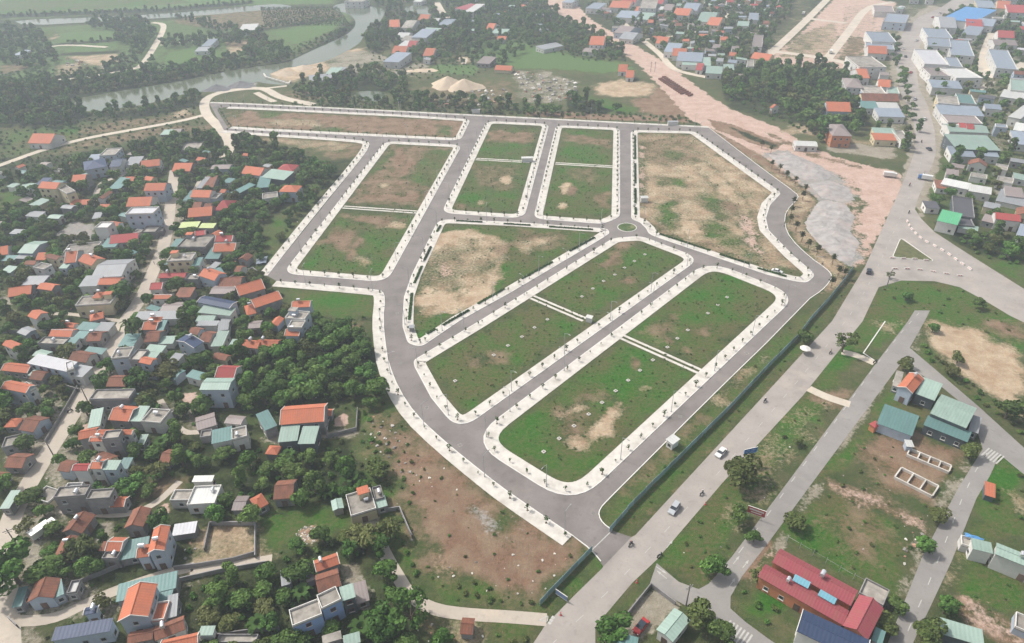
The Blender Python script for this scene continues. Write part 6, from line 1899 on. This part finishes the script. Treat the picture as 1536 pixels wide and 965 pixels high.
# ------------------------------------------------ vehicles and riders
def m_paint(name, c): 
    t = NT(name); t.b.inputs['Metallic'].default_value = .1; return t.fin(c, .3, .5)
VT_ = {k: m_paint('car_paint_'+k, c) for k, c in dict(white=(.7,.7,.68), silver=(.42,.44,.46), dark=(.03,.04,.055), red=(.42,.03,.03), blue=(.08,.2,.45), yellow=(.6,.4,.05)).items()}
M['tyre'] = m_plain('tyre', (.02,.02,.02), .9, .1, 3); M['lamp'] = m_plain('lamp_glass', (.75,.75,.72), .2, .05, 3)
WHM = MB().cyl((0,-.11,.33), (0,.11,.33), .33, n=14).mesh('tyre', M['tyre']); WRM = MB().cyl((0,-.12,.33), (0,.12,.33), .19, n=10).mesh('rim', M['steel'])
def car(px, py, rz, col, lab, suv=False, z=.03, roofcol=None):
    p = P(px, py); o = empty('car', (p.x, p.y, z), rz, 1.08); tag(o, lab, 'car'); L, W_ = 2.15, .86; t = 1.12 if suv else 1.0
    prof = [(-L,.35),(-L,.75),(-L+.15,.9),(-1.0,.98),(.95,.98),(L-.25,.82),(L,.62),(L,.32)] if not suv else [(-L,.38),(-L,.95),(-1.9,1.02),(.85,1.02),(L-.25,.9),(L,.7),(L,.35)]
    def ext(prof, w0, w1):
        n = len(prof); vs = [(x, -w0 if zz < .9 else -w1, zz) for x, zz in prof]+[(x, w0 if zz < .9 else w1, zz) for x, zz in prof]
        return vs, [(i, (i+1) % n, (i+1) % n+n, i+n) for i in range(n)]+[tuple(range(n))[::-1], tuple(range(n, 2*n))]
    MB().add(*ext(prof, W_, W_-.04)).build('body', VT_[col], o)
    x0, x1, x2, x3 = (-1.95, -1.75, .35, .95) if suv else (-1.35, -.85, .35, 1.0); zt = 1.62 if suv else 1.42; zb = 1.0
    cb = [(x0,-.8,zb),(x3,-.8,zb),(x3,.8,zb),(x0,.8,zb),(x1,-.64,zt),(x2,-.64,zt),(x2,.64,zt),(x1,.64,zt)]
    MB().add(cb, [(0,1,5,4),(1,2,6,5),(2,3,7,6),(3,0,4,7)]).build('window_glass', M['pane'], o)
    MB().box(x1-.05, x2+.05, -.66, .66, zt-.02, zt+.05).box(-.55,-.45,-.74,-.70,zb,zt).box(-.55,-.45,.70,.74,zb,zt).build('cabin_roof', VT_[roofcol or col], o)
    for x in (-1.3, 1.32):
        for s in (-1, 1): w_ = inst('wheel', WHM, o, (x, s*.78, 0)); inst('rim', WRM, w_)
    for s in (-1, 1):
        MB().box(L-.12, L+.02, s*.62-.15, s*.62+.15, .62, .76).build('headlight', M['lamp'], o); MB().box(-L-.02, -L+.08, s*.66-.12, s*.66+.12, .7, .88).build('tail_light', VT_['red'], o)
        MB().box(.55, .7, s*.95-.09, s*.95+.09, .98, 1.1).build('mirror', VT_[col], o)
def hdg(a, b): v = P(*b)-P(*a); return math.atan2(v.y, v.x)
UPR = hdg((960, 838), (1180, 592)); 
car(1011, 765, UPR+.1+math.pi, 'silver', 'silver estate car driving down the highway in front of the estate entrance', True)
car(1081, 681, UPR+math.pi, 'white', 'white car on the highway beside the broad olive tree')
car(1303, 409, UPR+.25, 'dark', 'dark blue car on the highway just before the fork', True)
car(961, 942, hdg((950, 955), (975, 925))+math.pi, 'red', 'red and black car parked in the walled concrete forecourt', roofcol='dark', z=.01)
car(1165, 409, hdg((1152, 405), (1180, 413)), 'white', 'white car parked beside the kerb at the tip of the bare eastern plot')
car(1358, 86, UPR+.5, 'dark', 'dark car on the bend of the upper highway'); car(1355, 74, UPR+.5, 'white', 'white car overtaking on the upper highway bend')
car(1410, 21, UPR, 'white', 'white vehicle at the top end of the highway', True); car(1399, 27, UPR, 'red', 'red vehicle at the top end of the highway')
for px_, py_, dr_, c_, lab_ in ((1372, 150, .6, 'silver', 'silver car parked on the dusty verge below the white warehouse roofs'), (1386, 180, .5, 'white', 'white car heading down the upper highway beside the cream building'), (1366, 110, .5, 'red', 'red car on the upper highway beside the white windowed building'),
    (1375, 62, .3, 'silver', 'silver car at the verge just past the upper bend'), (1393, 225, 1.2, 'dark', 'dark car on the highway beside the deep green warehouse')):
    car(px_, py_, UPR+dr_-.5 if px_ > 1300 and py_ < 300 else dr_, c_, lab_)
def truck(px, py, rz, col, lab):
    p = P(px, py); o = empty('truck', (p.x, p.y, .03), rz); tag(o, lab, 'truck')
    MB().add([(1.6,-1.05,.6),(3.3,-1.05,.6),(3.3,1.05,.6),(1.6,1.05,.6),(1.6,-1,2.5),(2.9,-1,2.5),(2.9,1,2.5),(1.6,1,2.5)], [(4,5,6,7),(0,1,5,4),(1,2,6,5),(2,3,7,6),(3,0,4,7),(3,2,1,0)]).build('cab', VT_[col], o)
    MB().box(2.95, 3.12, -.85, .85, 1.6, 2.2).build('windscreen', M['pane'], o); MB().box(-3.6, 1.5, -1.15, 1.15, .9, 2.9).build('cargo_box', VT_['white'], o); MB().box(-3.5, 3.1, -.5, .5, .5, .88).build('chassis', M['darkpost'], o)
    for x in (-2.4, 2.4):
        for s in (-1, 1): w_ = inst('wheel', WHM, o, (x, s*.95, 0), 0, 1.45); inst('rim', WRM, w_)
truck(1335, 266, hdg((1325, 265), (1345, 267)), 'white', 'white box truck parked on the pink earthwork beside the highway')
truck(1386, 270, hdg((1392, 270), (1380, 268)), 'blue', 'blue and white truck parked on the highway edge near the fork')
truck(70, 798, 1.0, 'white', 'white truck parked on the scrap yard beside the village lane')
truck(1205, 22, 1.0, 'blue', 'truck working on the graded plots, upper road'); truck(1246, 80, 1.1, 'dark', 'truck on the second graded road near the white building')
MHC = MB().cyl((0,0,.03), (0,0,.05), .55, n=12).mesh('cover', M['darkpost']); MHR = MB().box(-.62,.62,-.62,.62,.03,.042).mesh('surround', M['C'])
for k, (px, py) in enumerate(pairs('745,733 830,790 690,668 640,612 600,545 596,470 620,405 655,345 690,250 760,328 850,338 938,262 1000,362 1080,390 1150,420 1220,425 1120,530 1020,625 920,705 890,770 560,428 480,418 480,340 540,265 800,590 900,520 1000,440 760,450 850,390 820,255')):
    p = P(px, py); o = empty('manhole_cover', (p.x, p.y, 0), k); inst('surround', MHR, o); inst('cover', MHC, o)
    tag(o, f"dark manhole cover in the estate road, {ordw(k+1)} counting from the entrance inwards", 'manhole cover', 'manhole covers in the estate roads')
# people: one skinned figure per pose
def person_mesh(riding, name, shirt, trousers):
    sc = bpy.data.materials
    if riding: J = {'pel': (0,0,.82), 'chest': (.08,0,1.2), 'neck': (.12,0,1.42), 'head': (.16,0,1.58), 'crown': (.16,0,1.7)}
    else: J = {'pel': (0,0,.95), 'chest': (0,0,1.32), 'neck': (0,0,1.5), 'head': (.02,0,1.62), 'crown': (.02,0,1.74)}
    rad = {'pel': .15, 'chest': .17, 'neck': .06, 'head': .10, 'crown': .075}; E_ = [('pel','chest'), ('chest','neck'), ('neck','head'), ('head','crown')]
    for s, sg in (('l', 1), ('r', -1)):
        if riding: pts = [('sh',(.1,.19*sg,1.36),.06), ('el',(.3,.25*sg,1.15),.045), ('wr',(.5,.28*sg,1.08),.035), ('ha',(.57,.27*sg,1.07),.035), ('hip',(0,.12*sg,.8),.1), ('kn',(.38,.17*sg,.72),.075), ('an',(.3,.16*sg,.36),.05), ('to',(.46,.16*sg,.33),.045)]
        else: pts = [('sh',(0,.2*sg,1.43),.06), ('el',(-.03,.27*sg,1.16),.045), ('wr',(.06,.28*sg,.93),.035), ('ha',(.09,.27*sg,.84),.035), ('hip',(0,.1*sg,.9),.1), ('kn',(.06*sg,.11*sg,.5),.07), ('an',(.08*sg,.11*sg,.08),.05), ('to',(.08*sg+.15,.11*sg,.04),.045)]
        for n_, c_, r_ in pts: J[n_+s] = c_; rad[n_+s] = r_
        E_ += [('neck','sh'+s), ('sh'+s,'el'+s), ('el'+s,'wr'+s), ('wr'+s,'ha'+s), ('pel','hip'+s), ('hip'+s,'kn'+s), ('kn'+s,'an'+s), ('an'+s,'to'+s)]
    ks = list(J); me = bpy.data.meshes.new(name); me.from_pydata([J[k] for k in ks], [(ks.index(a), ks.index(b)) for a, b in E_], [])
    o = bpy.data.objects.new('body', me); COL.objects.link(o); md = o.modifiers.new('skin', 'SKIN')
    me.skin_vertices.new() if not me.skin_vertices else None
    for i, k in enumerate(ks): me.skin_vertices[0].data[i].radius = (rad[k], rad[k]); me.skin_vertices[0].data[i].use_root = (k == 'pel')
    sb = o.modifiers.new('sub', 'SUBSURF'); sb.levels = 1; sb.render_levels = 1
    dg = bpy.context.evaluated_depsgraph_get(); m2 = bpy.data.meshes.new_from_object(o.evaluated_get(dg)); bpy.data.objects.remove(o)
    m2.name = name; m2.materials.clear(); [m2.materials.append(x) for x in (shirt, trousers, M['skin'])]
    for f in m2.polygons:
        c = f.center; r_ = math.hypot(c.y, 0); f.use_smooth = True
        f.material_index = 2 if c.z > (1.4 if riding else 1.5) or (abs(c.y) > .2 and (c.z < 1.1 and c.z > .8)) else 1 if c.z < (.92 if riding else .98) else 0
    return m2
M['skin'] = m_plain('skin', (.40,.24,.16), .6, .05, 3); sh = [m_plain('shirt_'+n_, c, .9, .1, 3) for n_, c in (('dark', (.05,.06,.08)), ('pale', (.5,.48,.45)), ('red', (.35,.06,.05)))]; tr = m_plain('trousers_dark', (.04,.045,.06), .9, .1, 3)
RID = [person_mesh(True, 'rider', s, tr) for s in sh]; STA = [person_mesh(False, 'walker', s, tr) for s in sh]
helm = MB()
for i in range(5):
    a0, a1 = i*math.pi/10, (i+1)*math.pi/10; K = 10
    b = len(helm.v); helm.add([(.16+.15*math.cos(a)*math.cos(t*2*math.pi/K), .14*math.cos(a)*math.sin(t*2*math.pi/K), 1.6+.16*math.sin(a)) for a in (a0, a1) for t in range(K)], [(t, (t+1) % K, K+(t+1) % K, K+t) for t in range(K)])
HELM = helm.mesh('helmet', VT_['red']); HELM2 = helm.mesh('helmet', VT_['white'])
BKB = MB().prism([(-.12,.45),(-.14,.75),(.14,.75),(.12,.45)][::-1], -.75, .1).box(.05,.5,-.1,.1,.42,.55).add([(.45,-.14,.5),(.62,-.2,1.0),(.62,.2,1.0),(.45,.14,.5),(.6,-.12,.45),(.75,-.1,1.0),(.75,.1,1.0),(.6,.12,.45)], [(0,1,2,3),(4,7,6,5),(0,4,5,1),(3,2,6,7),(1,5,6,2)])
BKB.cyl((.6,-.33,1.08),(.6,.33,1.08),.025,n=5).cyl((.62,0,1.05),(.75,0,.32),.04,n=5)
BKM = BKB.mesh('frame', VT_['dark']); BKS = MB().box(-.7,.1,-.14,.14,.75,.85).mesh('seat', M['tyre']); BKW = MB().cyl((0,-.05,.3),(0,.05,.3),.3,n=12).mesh('wheel', M['tyre'])
BIKES = ((946,818,UPR+math.pi,1,'motorbike rider in dark shirt turning at the estate entrance'), (1052,742,UPR,1,'motorbike rider on the highway opposite the silver car'), (989,835,.6,0,'motorbike parked at the rounded verge tip'),
 (1147,603,UPR,1,'motorbike rider on the highway before the blue sign'), (1245,530,UPR,1,'motorbike rider on the highway near the open-crowned tree'), (1312,544,.5,0,'motorbike standing where the garden path meets the side road'),
 (150,549,1.1,1,'motorbike rider on the village lane beside the grey block house'), (105,618,1.0,1,'motorbike rider on the village lane below the power pole'), (1364,279,UPR,1,'laden motorbike rider left of the parked blue truck'), (1363,320,UPR,1,'motorbike rider just above the highway fork'),
 (1386,262,UPR+.2,1,'motorbike rider behind the parked blue truck'), (1369,81,UPR+.4,1,'motorbike rider right of the dark car on the upper bend'), (1382,214,UPR+.5,1,'motorbike rider passing the last upper houses'), (1233,397,1.0,1,'motorbike rider on the village lane near the dark canopy'))
for i, (px, py, rz, rid, lab) in enumerate(BIKES):
    p = P(px, py); o = empty('motorbike', (p.x, p.y, .03), rz, 1.05); tag(o, lab.replace('motorbike rider', 'dark motorbike ridden').replace('laden dark', 'laden dark'), 'motorbike')
    inst('frame', BKM, o); inst('seat', BKS, o); inst('wheel', BKW, o, (-.62,0,0)); inst('wheel', BKW, o, (.72,0,0))
    if rid:
        r_ = empty('person', (p.x, p.y, .03), rz, 1.05); tag(r_, 'person in '+('dark', 'pale', 'red')[i % 3]+' shirt on '+lab.replace('motorbike rider', 'motorbike').replace('laden ', '').replace(' in dark shirt', ''), 'person', 'motorbike riders'); inst('body', RID[i % 3], r_, (-.1,0,.02)); inst('helmet', (HELM, HELM2)[i % 2], r_, (-.1,0,.04))
for px, py, lab in ((232, 397, 'person in dark clothes walking down the village lane at the upper bend'), (237, 400, 'person standing beside the walker at the upper lane bend')):
    p = P(px, py); o = empty('person', (p.x, p.y, .03), 1); tag(o, lab, 'person'); inst('body', STA[px % 3], o)
# parasol
p = P(1206, 530); o = empty('parasol', p); tag(o, 'white parasol stall under the dark tree on the highway shoulder', 'parasol'); K = 8
MB().add([(0,0,2.9)]+[(1.9*math.cos(k*math.pi/4), 1.9*math.sin(k*math.pi/4), 2.2) for k in range(8)], [(0,1+k,1+(k+1) % 8) for k in range(8)]).build('canopy', M['trim'], o); MB().cyl((0,0,0),(0,0,2.85),.05,n=6).build('pole', M['postgrey'], o); MB().cyl((0,0,0),(0,0,.1),.4,n=8).build('base', M['darkpost'], o)
# ------------------------------------------------ haze
hz = MB().box(-1600, 1600, -60, 1900, -1, 160)
hm = bpy.data.materials.new('haze_air'); hm.use_nodes = True; hm.node_tree.nodes.clear()
pv = hm.node_tree.nodes.new('ShaderNodeVolumePrincipled'); ho = hm.node_tree.nodes.new('ShaderNodeOutputMaterial')
pv.inputs['Color'].default_value = (.80,.88,1,1); pv.inputs['Density'].default_value = .00036; pv.inputs['Anisotropy'].default_value = .2
hm.node_tree.links.new(pv.outputs[0], ho.inputs['Volume'])
tag(hz.build('haze', hm), kind='stuff')
